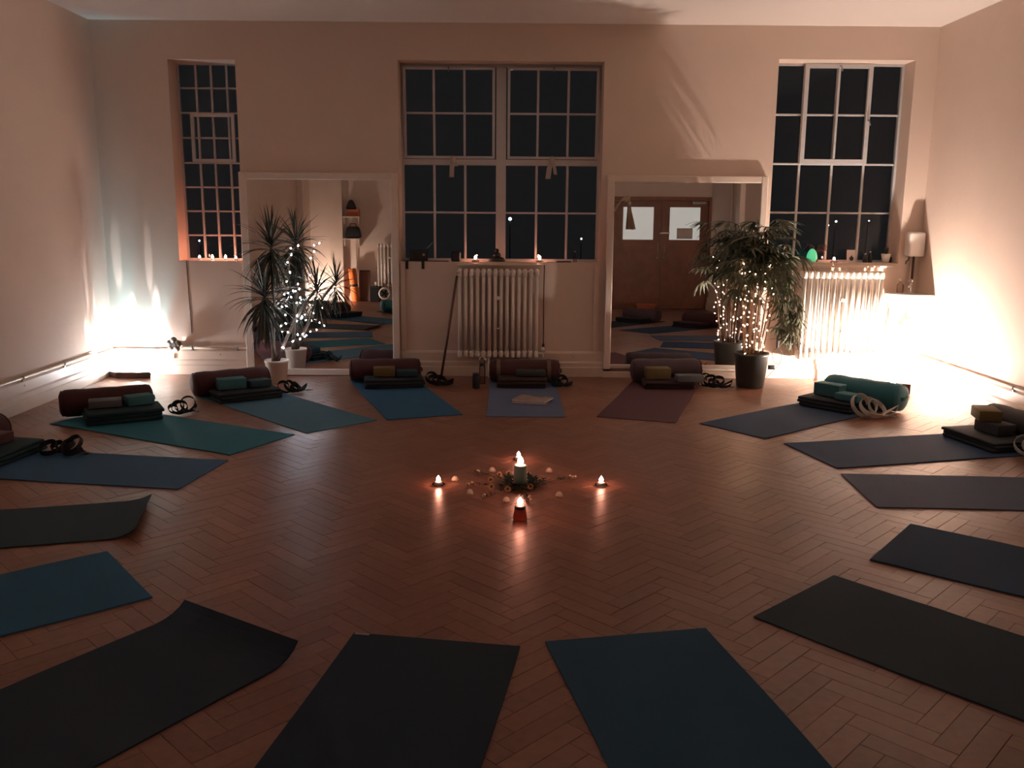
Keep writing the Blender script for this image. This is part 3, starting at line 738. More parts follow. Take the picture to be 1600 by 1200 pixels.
# M11
B = (-2.34, 7.45, 34)
bolster(*B, 'burg', 'burgundy bolster left of the white plant pot')
blanket(*at(B, .03, .275), 36, 'navy', 'dark folded blanket on the slate mat', (.52, .28, .075))
block(*at(B, -.06, .205), PZ + .080, 30, 'tblock', 'teal block on the slate mat blanket', (.225, .13, .085))
block(*at(B, .16, .225), PZ + .080, 40, 'bblock', 'smaller blue block right of the teal block on the slate mat', (.19, .12, .055))
strap(*at(B, .44, .26), 40, 'strap_t', 'dark strap heaped by the white plant pot', 3, .10, .034, seed=9)
# M12
B = (-3.03, 6.63, 27)
bolster(*B, 'burg', 'burgundy bolster in front of the left corner lamp')
blanket(*at(B, .10, .28), 30, 'dteal', 'dark teal folded blanket on the green-teal mat', (.52, .28, .09))
block(*at(B, -.02, .205), PZ + .095, 24, 'gblock', 'grey block on the dark teal blanket', (.225, .13, .055))
block(*at(B, .21, .215), PZ + .095, 40, 'tblock', 'teal block at the right end of the dark teal blanket', (.19, .12, .07))
strap(*at(B, .49, .24), 30, 'strap_t', 'dark teal strap looped beside the left corner bolster', 3, .09, .034, seed=4)
# M13
B = (-3.43, 5.47, 81)
bolster(*B, 'burg', 'burgundy bolster cut by the left edge of the picture')
blanket(*at(B, -.07, .295), 82, 'dteal', 'dark teal folded blanket on the navy mat at the left edge', (.52, .32, .07))
block(*at(B, -.02, .225), PZ + .075, 80, 'burg', 'maroon block on the blanket at the left edge', (.225, .14, .06))
strap(*at(B, .12, .60), -10, 'strap_b', 'black strap bunched on the navy mat at the left edge', 3, .12, .034, seed=7)
# props of the near mats, seen only in the mirrors
for k, (key, bm_, nm, lab) in enumerate((('M14', 'burg', 'navy', 'blackish olive mat'), ('M15', 'burg', 'navy', 'muted teal mat'), ('M16', 'teal', 'dteal', 'black curled mat'),
                              ('M3', 'plum', 'navy', 'charcoal mat'), ('M4', 'burg', 'wine', 'blue-green mat'), ('M5', 'teal', 'navy', 'grey-brown mat'))):
    ang = MATS[key][1]
    if key in ('M14', 'M15', 'M16', 'M3', 'M4'):
        x, y = M_at(key, 1.52, 0); bolster(x, y, ang + 90, bm_, 'bolster at the outer end of the ' + lab)
        x, y = M_at(key, 1.24, .02); blanket(x, y, ang + 90, nm, 'folded blanket at the outer end of the ' + lab, (.50, .28, .075))
x, y = M_at('M1', 1.45, 0); bolster(x, y, 11, 'plum', 'bolster at the outer end of the dark teal bottom mat')

# bottles, pole, cords by the middle radiator
t = thing('drink_bottle', 'black bottle standing left of the banded burgundy bolster', 'bottle', (-.27, 7.76, 0))
MB().lathe([(.030, 0), (.034, .006), (.034, .105), (.030, .115)], 16).build('bottle_body', 'black', t)
MB().lathe([(.030, .115), (.032, .118), (.032, .135), (.0001, .137)], 16).build('cap', 'black', t)
t = thing('water_flask', 'tall glass flask with a chrome loop beside the black bottle', 'bottle', (-.222, 7.96, 0))
MB().lathe([(.026, 0), (.028, .006), (.028, .15), (.022, .17)], 16).build('flask_body', 'clear', t)
MB().tube([(-.022, 0, .16), (-.022, 0, .235), (-.010, 0, .25), (.010, 0, .25), (.022, 0, .235), (.022, 0, .16)], .005, 8).build('carry_loop', 'chrome', t)
MB().lathe([(.022, .17), (.024, .172), (.024, .19), (.0001, .19)], 14).build('stopper', 'black', t)
t = thing('window_pole', 'wooden window pole leaning against the middle radiator', 'pole', (-.615, 8.20, 0))
MB().tube([(0, 0, 0), (.155, .0, .96)], .0125, 10).build('shaft', 'pole_wood', t)
MB().tube([(.154, 0, .955), (.157, .0, .985), (.172, .0, .995), (.176, .0, .98)], .005, 6).build('hook', 'brass', t)
t = thing('blind_cord', 'dark cord hanging right of the middle radiator', 'cord', (.345, 8.37, .235))
MB().tube([(0, 0, .82), (-.003, .002, .5), (0, 0, .08)], .005, 6).build('line', 'dark_wood', t)
MB().lathe([(.004, .09), (.012, .07), (.013, .02), (.006, 0), (.0001, 0)], 10).build('weight', 'dark_wood', t)
tag(MB().tube([(-2.994, 8.396, 1.065), (-2.990, 8.396, .7), (-2.983, 8.396, .392)], .003, 6).build('pull_cord', 'black'), 'thin dark cord hanging below the narrow window', 'cord')

# magazines
def magazine(x, y, z, rz, label, flip=False):
    t = thing('magazine', label, 'magazine', (x, y, z), R(rz), 'magazines on the lilac-grey mat')
    MB().box(-.14, .14, -.105, .105, .0015, .0105).build('pages', 'paper', t)
    MB().box(-.142, .142, -.107, .107, .0105, .0120).build('front_cover', 'cover', t)
    MB().box(-.142, .142, -.107, .107, 0, .0015).build('back_cover', 'cover', t)
    MB().box(-.05, .07, .075, .095, .0121, .0126).build('title_strip', 'black', t)
magazine(.205, 7.17, .0065, -14, 'lower magazine on the lilac-grey mat')
magazine(.215, 7.18, .0190, -24, 'upper magazine on the lilac-grey mat')

# ------------------------------------------------------------------ candles
_tl = {}
def flame_mesh(s=1):
    return MB().lathe([(.0001, 0), (.006 * s, .003 * s), (.0085 * s, .009 * s), (.007 * s, .015 * s), (.003 * s, .021 * s), (.0001, .025 * s)], 10).mesh('flame', 'flame')
FL = flame_mesh(1.25)
CUP = MB().lathe([(.0001, 0), (.019, 0), (.0195, .002), (.0195, .016), (.018, .016), (.018, .003), (.0001, .003)], 18).mesh('cup', 'alu')
WAXM = MB().lathe([(.0179, .004), (.0179, .012), (.010, .0115), (.0001, .0112)], 18).mesh('wax', 'wax')
WICK = MB().tube([(0, 0, .011), (0, 0, .018)], .001, 6).mesh('wick', 'black')
def tealight(x, y, z, label, group, cup=True, fs=1, holder=None):
    t = thing('tealight', label, 'candle', (x, y, z), 0, group)
    dz = 0
    if holder == 'dish':
        MB().lathe([(.0001, .0), (.030, .0), (.036, .006), (.036, .010), (.030, .006), (.0001, .004)], 18).build('dish', 'clear', t); dz = .006
    if holder == 'glass':
        MB().lathe([(.0001, 0), (.034, 0), (.036, .004), (.027, .072), (.0255, .072), (.034, .006), (.0001, .005)], 24).build('glass_holder', 'amber_glass', t)
        MB().lathe([(.0275, .055), (.029, .056), (.028, .072), (.0268, .072)], 24).build('rim_band', 'dark_wood', t); dz = .058
    for nm, me in (('cup', CUP), ('wax', WAXM), ('wick', WICK)): link(nm, me, t, (0, 0, dz))
    link('flame', FL, t, (0, 0, dz + .016), (0, 0, 0), (fs, fs, fs))
    return t
WG, FG = 'tealights on the window sills', 'tealights on the floor around the flowers'
tealight(-2.905, 8.50, 1.0712, 'leftmost tealight on the narrow window sill', WG)
tealight(-2.784, 8.50, 1.0712, 'second tealight from the left on the narrow window sill', WG, fs=1.15)
tealight(-2.657, 8.49, 1.0712, 'third tealight from the left on the narrow window sill', WG, fs=1.15)
tealight(-2.555, 8.47, 1.0712, 'rightmost tealight on the narrow window sill, by the dracaena', WG, fs=.9)
tealight(-.302, 8.47, 1.0772, 'left tealight on the wide window sill', WG, holder='dish', fs=1.2)
tealight(.303, 8.47, 1.0772, 'right tealight on the wide window sill', WG, holder='dish', fs=1.3)
tealight(3.085, 8.48, 1.0922, 'tealight on the right window sill beside the glowing egg', WG, holder='dish')
tealight(-.383, 4.865, .0006, 'floor tealight left of the flower centrepiece', FG, holder='dish', fs=1.15)
tealight(.541, 4.872, .0006, 'floor tealight right of the flower centrepiece', FG, holder='dish', fs=1.15)
tealight(.078, 5.40, .0006, 'floor tealight behind the green pillar candle', FG, holder='dish', fs=1.15)
tealight(.072, 4.30, .0006, 'floor tealight on a flared rosy glass holder nearest the viewer', FG, holder='glass', fs=1.35)
# pillar candle
t = thing('pillar_candle', 'grey-green pillar candle at the centre of the flowers', 'candle', (.082, 4.90, .0006))
MB().lathe([(.0001, 0), (.036, 0), (.037, .004), (.036, .105), (.033, .112), (.026, .108), (.012, .104), (.0001, .103)], 24).build('wax_column', 'green_wax', t)
MB().tube([(0, 0, .102), (0, 0, .116)], .0014, 6).build('wick', 'black', t)
link('flame', FL, t, (0, 0, .112), (0, 0, 0), (1.7, 1.7, 1.75))

# flowers
def petal_mesh(seed):
    r = random.Random(seed); m = MB()
    m.lathe([(.019, .004), (.020, .010), (.016, .020), (.008, .027), (.0001, .029)], 12, (0, 0, 0))
    m.v = [(x * (1 + r.uniform(-.08, .08)), y * .8, z) for x, y, z in m.v]
    for k in range(6):
        a = k * math.pi / 3; m.add([(.012 * math.cos(a), .010 * math.sin(a), .004), (.026 * math.cos(a - .3), .020 * math.sin(a - .3), .002), (.026 * math.cos(a + .3), .020 * math.sin(a + .3), .003)], [(0, 1, 2)])
    return m.mesh('flower_head', 'petal')
PM = [petal_mesh(k) for k in range(3)]
labs = ['white flower head behind the candle on the left', 'white flower head nearest the left floor tealight', 'white flower head at the front left of the circle', 'white flower head behind the candle on the right', 'white flower head at the front right of the circle', 'white flower head left of the flared glass holder']
for k, (x, y) in enumerate([(-.084, 5.144), (-.294, 4.955), (-.197, 4.705), (.257, 5.138), (.291, 4.668), (.002, 4.575)]):
    o = link('white_flower', PM[k % 3], None, (x, y, .0002), (0, 0, rnd.uniform(0, 6))); tag(o, labs[k], 'flower', 'white flower heads on the floor')
DSEED = MB().lathe([(.0001, -.004), (.011, -.002), (.010, .005), (.0001, .008)], 10).mesh('flower_centre', 'seed')
mm = MB()
for k in range(11):
    a = 2 * math.pi * k / 11; b = .22
    mm.add([(.008 * math.cos(a), .008 * math.sin(a), 0), (.019 * math.cos(a - b), .019 * math.sin(a - b), .004), (.026 * math.cos(a), .026 * math.sin(a), .006), (.019 * math.cos(a + b), .019 * math.sin(a + b), .004), (.014 * math.cos(a), .014 * math.sin(a), -.003)], [(0, 1, 4), (1, 2, 4), (2, 3, 4), (3, 0, 4), (0, 1, 2, 3)])
DPET = mm.mesh('petals', 'yflower')
YL = ['yellow flower at the back left of the dark wreath', 'yellow flower at the far left of the dark wreath, behind its neighbour', 'yellow flower at the front left of the dark wreath', 'yellow flower nearest the viewer, left of the flared glass holder',
      'yellow flower at the front right of the dark wreath', 'yellow flower just behind the green candle on its left', 'yellow flower just behind the green candle on its right', 'yellow flower at the far right of the dark wreath']
for k, (x, y) in enumerate([(-.04, 5.013), (-.087, 4.911), (-.081, 4.778), (.009, 4.733), (.137, 4.782), (.016, 5.04), (.128, 5.017), (.192, 4.904)]):
    t = thing('yellow_flower', YL[k], 'flower', (x, y, .022), 0, 'yellow flowers round the green candle')
    t.scale = (.74, .74, .74)
    t.rotation_euler = (R(62 + 12 * rnd.uniform(-1, 1)), 0, rnd.uniform(-.6, .6))
    link('petals', DPET, t); link('flower_centre', DSEED, t, (0, 0, .002))
    MB().tube([(0, 0, -.004), (0, -.016, -.018), (.002, -.02, -.03)], .0018, 5).build('stem', 'sprig', t)
# dark foliage wreath round the pillar candle
t = thing('foliage_wreath', 'dark leafy wreath lying round the green pillar candle', 'foliage', (.082, 4.88, .0008))
LF = MB(); LF.add([(0, 0, 0), (.02, -.012, .004), (.055, 0, .003), (.02, .012, .004), (.025, 0, .0005)], [(0, 1, 4), (1, 2, 4), (2, 3, 4), (3, 0, 4)])
LFm = LF.mesh('leaf', 'fern')
for k in range(110):
    a = rnd.uniform(0, 2 * math.pi); rr = rnd.uniform(.045, .115)
    link('leaf', LFm, t, (rr * math.cos(a), rr * .95 * math.sin(a), rnd.uniform(.002, .020)), (rnd.uniform(-.3, .3), rnd.uniform(-.55, -.05), a + rnd.uniform(-.6, .6)))
MB().tube([(.075 * math.cos(2 * math.pi * k / 18), .072 * math.sin(2 * math.pi * k / 18), .006) for k in range(18)], .004, 6, closed=True).build('wreath_ring', 'sprig', t)
SLF = MB().add([(0, 0, 0), (.008, -.005, .002), (.022, 0, .004), (.008, .005, .002)], [(0, 1, 2, 3)]).mesh('leaf', 'sprig')
for (a, b, lab) in (((-.175, 5.08), (-.06, 5.01), 'dried sprig at the back left of the circle'), ((-.225, 4.823), (-.02, 4.855), 'long dried sprig pointing left of the candle'), ((-.13, 4.60), (.02, 4.76), 'dried sprig at the front left of the circle'), ((.125, 4.57), (.09, 4.76), 'dried sprig by the flared glass holder'), ((.40, 4.985), (.20, 4.895), 'dried sprig pointing right towards the right tealight')):
    A, B = Vector((*a, .004)), Vector((*b, .006)); d = B - A
    t = thing('dried_sprig', lab, 'sprig', A, 0, 'dried sprigs on the floor')
    MB().tube([(0, 0, 0), d * .5 + Vector((0, 0, .008)), d], .0016, 5).build('stem', 'sprig', t)
    an = math.atan2(d.y, d.x) + math.pi
    for k in range(26):
        f = rnd.random() * .8
        link('leaf', SLF, t, d * f + Vector((0, 0, rnd.uniform(.003, .014))), (rnd.uniform(-.6, .6), rnd.uniform(-.9, -.1), an + rnd.uniform(-1.0, 1.0)))
    for k in range(3): MB().lathe([(.0001, 0), (.006, .004), (.007, .008), (.003, .012), (.0001, .012)], 8, (d.x * .06 * k + rnd.uniform(-.01, .01), d.y * .06 * k + rnd.uniform(-.01, .01), .010 + .004 * k)).build('bud', 'petal', t)

# ------------------------------------------------------------------ sill things
t = thing('egg_lamp', 'small glowing green egg lamp on the right window sill', 'lamp', (2.878, 8.49, 1.0922))
MB().lathe([(.0001, .008), (.036, .010), (.048, .035), (.049, .055), (.042, .085), (.028, .112), (.012, .126), (.0001, .128)], 20).build('shell', 'egg', t)
MB().lathe([(.040, 0), (.042, .004), (.038, .011)], 20).build('base', 'paper', t)
t = thing('dried_arrangement', 'arching brown dried stems behind the glowing egg', 'dried plant', (2.93, 8.57, 1.0922))
MB().lathe([(.0001, 0), (.03, 0), (.034, .03), (.024, .05)], 14).build('holder', 'drift', t)
for k in range(16):
    a = rnd.uniform(-1, 1); L = rnd.uniform(.10, .17)
    MB().tube([(0, 0, .04), (.03 * a, -.01 * rnd.random(), L * .9), (.085 * a, -.02, L), (.12 * a, -.03, L * .72)], [.004, .005, .006, .002], 6).build('stem', 'drift', t)
t = thing('picture_card', 'pale card with a dark round motif on the right window sill', 'card', (3.262, 8.52, 1.0922), 0, rx=R(-8))
MB().box(-.040, .040, -.0015, .0015, 0, .118).build('card_sheet', 'paper', t)
MB().lathe([(.021, -.0005), (.021, .0005)], 20, (.004, -.0022, .036), 'Y').box(-.002, .010, -.0027, -.0017, .055, .066).build('printed_motif', 'black', t)
for k, (x, h, r_, lab) in enumerate(((3.40, .085, .022, 'short dark glass bottle right of the card'), (3.445, .105, .018, 'taller dark glass bottle between the card and the white pot'))):
    t = thing('glass_bottle', lab, 'bottle', (x, 8.53, 1.0922), 0, 'dark bottles on the right window sill')
    MB().lathe([(.0001, 0), (r_, 0), (r_, h * .6), (r_ * .4, h * .75), (r_ * .4, h * .92)], 14).build('bottle_body', 'black', t)
    MB().lathe([(r_ * .48, h * .90), (r_ * .48, h), (.0001, h)], 10).build('cap', 'chrome', t)
t = thing('small_plant_pot', 'little white pot with a succulent on the right window sill', 'pot plant', (3.578, 8.49, 1.0922))
MB().lathe([(.0001, 0), (.030, 0), (.044, .085), (.041, .085), (.038, .07), (.0001, .07)], 18).build('pot', 'ceramic', t)
for k in range(10):
    a = 2 * math.pi * k / 10
    MB().tube([(0, 0, .07), (.012 * math.cos(a), .012 * math.sin(a), .10), (.02 * math.cos(a), .02 * math.sin(a), .13 + .03 * rnd.random())], [.005, .006, .001], 6).build('leaf', 'leaf', t)
t = thing('wooden_box', 'small dark box at the right end of the right window sill', 'box', (3.635, 8.56, 1.0922))
MB().rbox(-.02, .02, -.03, .03, 0, .045, .003, 1).build('box_body', 'dark_wood', t); MB().rbox(-.021, .021, -.031, .031, .0455, .056, .003, 1).build('lid', 'dark_wood', t)
t = thing('radio', 'black radio on the left end of the wide window sill', 'radio', (-.84, 8.53, 1.0772))
MB().rbox(-.085, .085, -.04, .04, 0, .10, .010, 2).build('case', 'black', t)
MB().lathe([(.03, -.003), (.032, 0), (.0001, .002)], 16, (-.03, -.041, .05), 'Y').build('speaker_grille', 'black_metal', t)
MB().tube([(.06, 0, .10), (.13, .01, .17)], .002, 6).build('aerial', 'chrome', t)
MB().lathe([(.012, -.008), (.012, 0)], 12, (.05, -.041, .06), 'Y').build('dial', 'grey_metal', t)
for k, x in enumerate((-.939, -.789)):
    tag(MB().ribbon([(x, YB + .05, 1.080), (x, YB + .004, 1.081), (x, YB - .008, 1.075), (x, YB - .010, 1.05), (x, YB - .008, 1.008)], (1, 0, 0), .026, .002).build('hanging_strap', 'strap_b'),
        ['left black strap end hanging off the wide window sill', 'right black strap end hanging off the wide window sill'][k], 'strap', 'black strap ends')
tag(MB().rbox(-.98, -.55, 8.425, 8.445, 1.0772, 1.085, .003, 1).build('slim_case', 'black'), 'long slim black case lying on the wide window sill', 'case')
t = thing('small_figure', 'dark seated figurine in the middle of the wide window sill', 'figurine', (-.10, 8.50, 1.0772))
MB().lathe([(.0001, 0), (.075, 0), (.082, .015), (.060, .035), (.035, .045)], 18, sy=.6).build('base', 'black', t)
MB().lathe([(.035, .042), (.04, .06), (.03, .08), (.012, .088)], 14, sy=.8).lathe([(.0001, .085), (.018, .09), (.021, .105), (.012, .12), (.0001, .122)], 14).build('body', 'black', t)
tag(MB().rbox(-.53, -.44, 8.44, 8.50, 1.0772, 1.17, .01, 1, None).build('book_stand', 'black'), 'dark upright box left of the left sill tealight', 'box')
t = thing('clear_bottle', 'slim clear bottle on the right end of the wide window sill', 'bottle', (.638, 8.50, 1.0772))
MB().lathe([(.0001, 0), (.018, 0), (.018, .055), (.008, .075), (.008, .095)], 14).build('bottle_body', 'clear', t)
MB().lathe([(.009, .093), (.009, .106), (.0001, .106)], 10).build('cap', 'grey_metal', t)
tag(MB().box(.36, .45, 8.43, 8.50, 1.0772, 1.083).build('note_pad', 'paper'), 'small pale note pad beside the right sill tealight', 'note pad')
tag(MB().rbox(.46, .60, 8.43, 8.50, 1.0772, 1.088, .003, 1).build('notebook', 'black'), 'black notebook on the wide window sill by the clear bottle', 'notebook')
# cloths tied on the transom
def tied_cloth(x, label, tails):
    t = thing('tied_cloth', label, 'cloth', (x, 8.575, 1.995), 0, 'cloths tied to the wide window')
    k = MB().lathe([(.0001, -.03), (.03, -.022), (.045, 0), (.03, .022), (.0001, .03)], 12, (0, 0, .015), 'X')
    k.build('knot', 'cloth', t)
    for (dx, L, wd) in tails: MB().ribbon([(dx * .3, -.01, 0), (dx * .7, -.02, -L * .4), (dx, -.02, -L)], (1, 0, 0), wd, .006).build('tail', 'cloth', t)
tied_cloth(-.515, 'pale cloth tied on the left half of the wide window', [(-.012, .14, .042), (.03, .04, .04)])
tied_cloth(.409, 'pale cloth tied on the right half of the wide window', [(-.035, .15, .048), (.035, .11, .03)])
# straw tassel on the mirror corner
t = thing('straw_tassel', 'pale straw tassel hung over the left corner of the palm mirror', 'tassel', (1.06, 8.314, 1.655))
MB().ribbon([(-.10, .005, -.13), (-.05, -.005, -.05), (-.02, -.008, 0), (.02, -.008, .02), (.05, -.005, 0)], (.6, 0, .8), .055, .004).build('ribbon', 'straw', t)
m = MB()
for k in range(60):
    a = rnd.uniform(-1, 1); b = rnd.uniform(-1, 1)
    m.tube([(.055, b * .006, -.0), (.06 + .012 * a, b * .012, -.10), (.075 + .040 * a, b * .025 - .008, -.25 - .02 * rnd.random())], .0025, 4)
tag(m.build('straws', 'straw', t), kind='stuff')
MB().lathe([(.012, -.03), (.016, -.015), (.012, 0)], 10, (.055, 0, -.02)).build('binding', 'cloth', t)

# ------------------------------------------------------------------ dracaena
def leaf_variant(el, droop, L=.42, wd=.025):
    m = MB(); n = 9; pts = []; p = Vector((0, 0, 0)); e = R(el)
    for i in range(n + 1):
        pts.append((p.copy(), e)); e -= R(droop) / n * (.5 + i / n); p += Vector((math.cos(e), 0, math.sin(e))) * (L / n)
    vs = []; fs = []
    for i, (q, e) in enumerate(pts):
        k = i / n; ww = wd * (.55 + .9 * k if k < .45 else .955 * (1 - (k - .45) / .55) ** .8 + .03) * .5
        nr = Vector((-math.sin(e), 0, math.cos(e)))
        vs += [q + Vector((0, -ww, 0)) + nr * ww * .45, q, q + Vector((0, ww, 0)) + nr * ww * .45]
    for i in range(n):
        a = i * 3; fs += [(a, a + 3, a + 4, a + 1), (a + 1, a + 4, a + 5, a + 2)]
    return m.add(vs, fs).mesh('leaf', 'leaf')
LV = [leaf_variant(82, 10), leaf_variant(66, 22), leaf_variant(48, 34), leaf_variant(28, 46), leaf_variant(6, 52), leaf_variant(-20, 50), leaf_variant(-45, 30, .42), leaf_variant(-68, 14, .40, .018)]
POTX, POTY = -2.085, 7.98
t = thing('potted_dracaena', 'spiky dracaena in a white pot beside the narrow window', 'pot plant', (POTX, POTY, 0))
MB().lathe([(.0001, 0), (.080, 0), (.084, .006), (.104, .185), (.108, .19), (.108, .208), (.100, .208), (.096, .19), (.0001, .185)], 28).build('pot', 'pot_white', t)
MB().lathe([(.0001, .186), (.05, .190), (.097, .184)], 18).build('soil', 'soil', t)
heads = [(.015, -.08, 1.24, 108, .86, .68), (-.05, -.12, .80, 118, .92, .52), (.40, -.06, .86, 66, .66, .8)]
for hi, (hx, hy, hz, nl, s, pw) in enumerate(heads):
    b = Vector((.02 * (hi - 1.5), .01 * (hi % 2), .19))
    e = Vector((hx, hy, hz)); mid = b.lerp(e, .5) + Vector((-.02 * (hi - 1), 0, .04))
    pts = [b, b.lerp(mid, .5) + Vector((0, 0, .02)), mid, mid.lerp(e, .5) + Vector((0, 0, .02)), e]
    MB().tube(pts, [.017, .015, .014, .013, .012], 8).build('cane', 'trunk', t)
    for k in range(nl):
        f = (k + .5) / nl
        v = min(7, int(f ** pw * 8)); az = k * 2.39996 + rnd.uniform(-.2, .2); sc_ = s * rnd.uniform(.78, 1.1)
        if math.sin(az) > .2: sc_ = min(sc_, (.33 - hy) / (.44 * math.sin(az)))
        link('leaf', LV[v], t, e + Vector((0, 0, -.16 * f + .02)), (rnd.uniform(-.12, .12), rnd.uniform(-.12, .12), az), (sc_, sc_ * 1.1, sc_))

def string_lights(name, label, path, nb, m, r=.0045, seed=1, jit=.02):
    rr = random.Random(seed); t = thing(name, label, 'string lights', path[0])
    P = [Vector(p) - Vector(path[0]) for p in path]
    MB().tube(P, .0016, 5).build('cable', 'wire', t)
    BMx = MB().lathe([(.0001, -r * 1.3), (r * .8, -r * .8), (r, 0), (r * .7, r * 1.1), (.0001, r * 1.9)], 8).mesh('bulb', m)
    for k in range(nb):
        f = (k + .5) / nb * (len(P) - 1); i = min(int(f), len(P) - 2)
        q = P[i].lerp(P[i + 1], f - i) + Vector((rr.uniform(-jit, jit), rr.uniform(-jit, jit) - .01, rr.uniform(-jit, jit)))
        link('bulb', BMx, t, q, (rr.uniform(-1, 1), rr.uniform(-1, 1), 0))
    return t
# cool string: spirals down from the second head through the canes
pp = [(-1.80, 7.93, 1.25), (-1.86, 7.92, 1.22), (-1.91, 7.91, 1.16), (-1.92, 7.90, 1.09), (-1.91, 7.90, 1.0), (-1.93, 7.89, .92), (-1.85, 7.90, .90), (-1.97, 7.89, .82), (-1.88, 7.88, .84), (-1.80, 7.89, .86), (-1.93, 7.88, .80), (-1.98, 7.88, .78)]
for k in range(20):
    a = k * .9; pp.append((-1.93 + .11 * math.cos(a), 7.95 + .07 * math.sin(a), .76 - .024 * k))
string_lights('string_lights', 'cool white fairy lights twined through the dracaena', pp, 34, 'cool_bulb', .0062, 3, .018)

# ------------------------------------------------------------------ palm
def frond_variant(seed):
    r = random.Random(seed); m = MB(); nl = 8
    m.tube([(0, 0, 0), (.06, 0, .03), (.12, 0, .04)], .0022, 5)
    for k in range(nl):
        a = R(-75 + 150 * k / (nl - 1) + r.uniform(-6, 6)); L = r.uniform(.13, .19); n = 5; vs = []; fs = []
        for i in range(n + 1):
            f = i / n; x = .12 + math.cos(a) * L * f; y = math.sin(a) * L * f; z = .04 + .025 * f - .11 * f * f
            ww = .011 * math.sin(math.pi * (.12 + .86 * f)) + .001
            px, py = -math.sin(a) * ww, math.cos(a) * ww
            vs += [(x - px, y - py, z + .003), (x, y, z), (x + px, y + py, z + .003)]
        for i in range(n): fs += [(i * 3, i * 3 + 3, i * 3 + 4, i * 3 + 1), (i * 3 + 1, i * 3 + 4, i * 3 + 5, i * 3 + 2)]
        m.add(vs, fs)
    return m.mesh('frond', 'palm')
FV = [frond_variant(k) for k in range(5)]
PX, PY = 2.205, 7.93
t = thing('potted_palm', 'bushy lady palm in a charcoal pot by the right mirror', 'pot plant', (PX, PY, 0))
MB().lathe([(.0001, 0), (.115, 0), (.122, .010), (.150, .285), (.154, .29), (.154, .31), (.146, .31), (.142, .28), (.0001, .27)], 28).build('pot', 'pot_dark', t)
MB().lathe([(.0001, .275), (.08, .280), (.143, .272)], 18).build('soil', 'soil', t)
for k in range(15):
    a = k * 2.4; r0 = .09 * math.sqrt((k + .5) / 15)
    top = Vector((r0 * 2.3 * math.cos(a) * 1.15 + .02, r0 * 1.7 * math.sin(a) - .02, rnd.uniform(1.02, 1.40)))
    b = Vector((r0 * math.cos(a), r0 * math.sin(a), .27))
    MB().tube([b, b.lerp(top, .5) + Vector((.01 * math.sin(k), 0, 0)), top], [.008, .007, .005], 6).build('cane', 'cane', t)
    nf = 13
    for j in range(nf):
        f = j / (nf - 1); q = b.lerp(top, .66 + .34 * f) if j < nf - 1 else top
        s = rnd.uniform(.8, 1.12)
        side = rnd.uniform(0, 6.28)
        if q.z < .95 and rnd.random() < .75: continue
        if q.y + .30 * math.sin(side) > .36: side = -side
        link('frond', FV[(k + j) % 5], t, q, (rnd.uniform(-.3, .3), R(-35 + 75 * (1 - f)) * .6 + rnd.uniform(-.2, .2), side), (s, s, s))
for j in range(36):        # trailing side fronds to the right
    q = Vector((rnd.uniform(.12, .30), rnd.uniform(-.04, .12), rnd.uniform(.42, 1.10)))
    link('frond', FV[j % 5], t, q, (rnd.uniform(-.3, .3), R(rnd.uniform(10, 55)), rnd.uniform(-.9, .9)), (.9, .9, .9))
rr = random.Random(11); pp = []
for k in range(64):
    f = k / 63; a = k * 1.15
    pp.append((PX - .02 + (.085 + .075 * f) * math.cos(a), PY - .075 + .075 * math.sin(a), .31 + .84 * f + .03 * math.sin(k * 2.2)))
string_lights('string_lights', 'warm white fairy lights wound round the palm canes', pp, 92, 'warm_bulb', .0050, 5, .028)
# cable and plugs on the right of the palm pot
t = thing('power_cord', 'looped pale power cord with a black switch right of the palm pot', 'cord', (2.49, 8.30, 0))
MB().tube([(-.12, -.10, .06), (-.06, -.08, .02), (.02, -.06, .10), (.08, -.04, .16), (.10, -.03, .26), (.05, -.03, .32), (.0, -.03, .26), (.02, -.03, .17), (.07, -.03, .15)], .003, 6).build('cable', 'wire', t)
MB().tube([(.055, -.04, .95), (.05, -.05, .60), (.04, -.05, .44)], .004, 6).build('hanging_flex', 'dark_wood', t)
MB().rbox(.028, .052, -.065, -.040, .30, .45, .005, 2).build('inline_switch', 'black', t)
MB().rbox(-.03, .03, -.05, -.02, .10, .14, .006, 2).build('plug', 'black', t)

# ------------------------------------------------------------------ rear wall: doors and things seen in the mirrors
d = struct('door_1', 'pair of brown wooden doors with lit frosted panes, seen in the right mirror')
MB().box(DX0 - .07, DX0, YF - .10, YF + .02, 0, DZ + .07).box(DX1, XR - .002, YF - .10, YF + .02, 0, DZ + .07).box(DX0, DX1, YF - .10, YF + .02, DZ, DZ + .07).build('door_frame', 'door', d)
xm = (DX0 + DX1) / 2
for a, b in ((DX0 + .003, xm - .003), (xm + .003, DX1 - .003)):
    px0, px1, pz0, pz1 = (a + b) / 2 - .29, (a + b) / 2 + .29, 1.32, 1.93
    l = MB().box(a, px0, YF - .07, YF - .03, .008, DZ - .004).box(px1, b, YF - .07, YF - .03, .008, DZ - .004).box(px0, px1, YF - .07, YF - .03, .008, pz0).box(px0, px1, YF - .07, YF - .03, pz1, DZ - .004).build('door_leaf', 'door', d)
    MB().box(px0, px1, YF - .055, YF - .045, pz0, pz1).build('frosted_pane', 'frost', l)
    hx = b - .06 if a < xm - .1 else a + .06
    MB().tube([(hx, YF - .03, 1.05), (hx, YF + .015, 1.06), (hx, YF + .015, 1.24), (hx, YF - .03, 1.25)], .009, 8).build('pull_handle', 'brass', l)
    MB().lathe([(.022, 0), (.02, .006), (.0001, .008)], 14, (hx, YF - .03, .98), 'Y').build('lock_plate', 'brass', l)
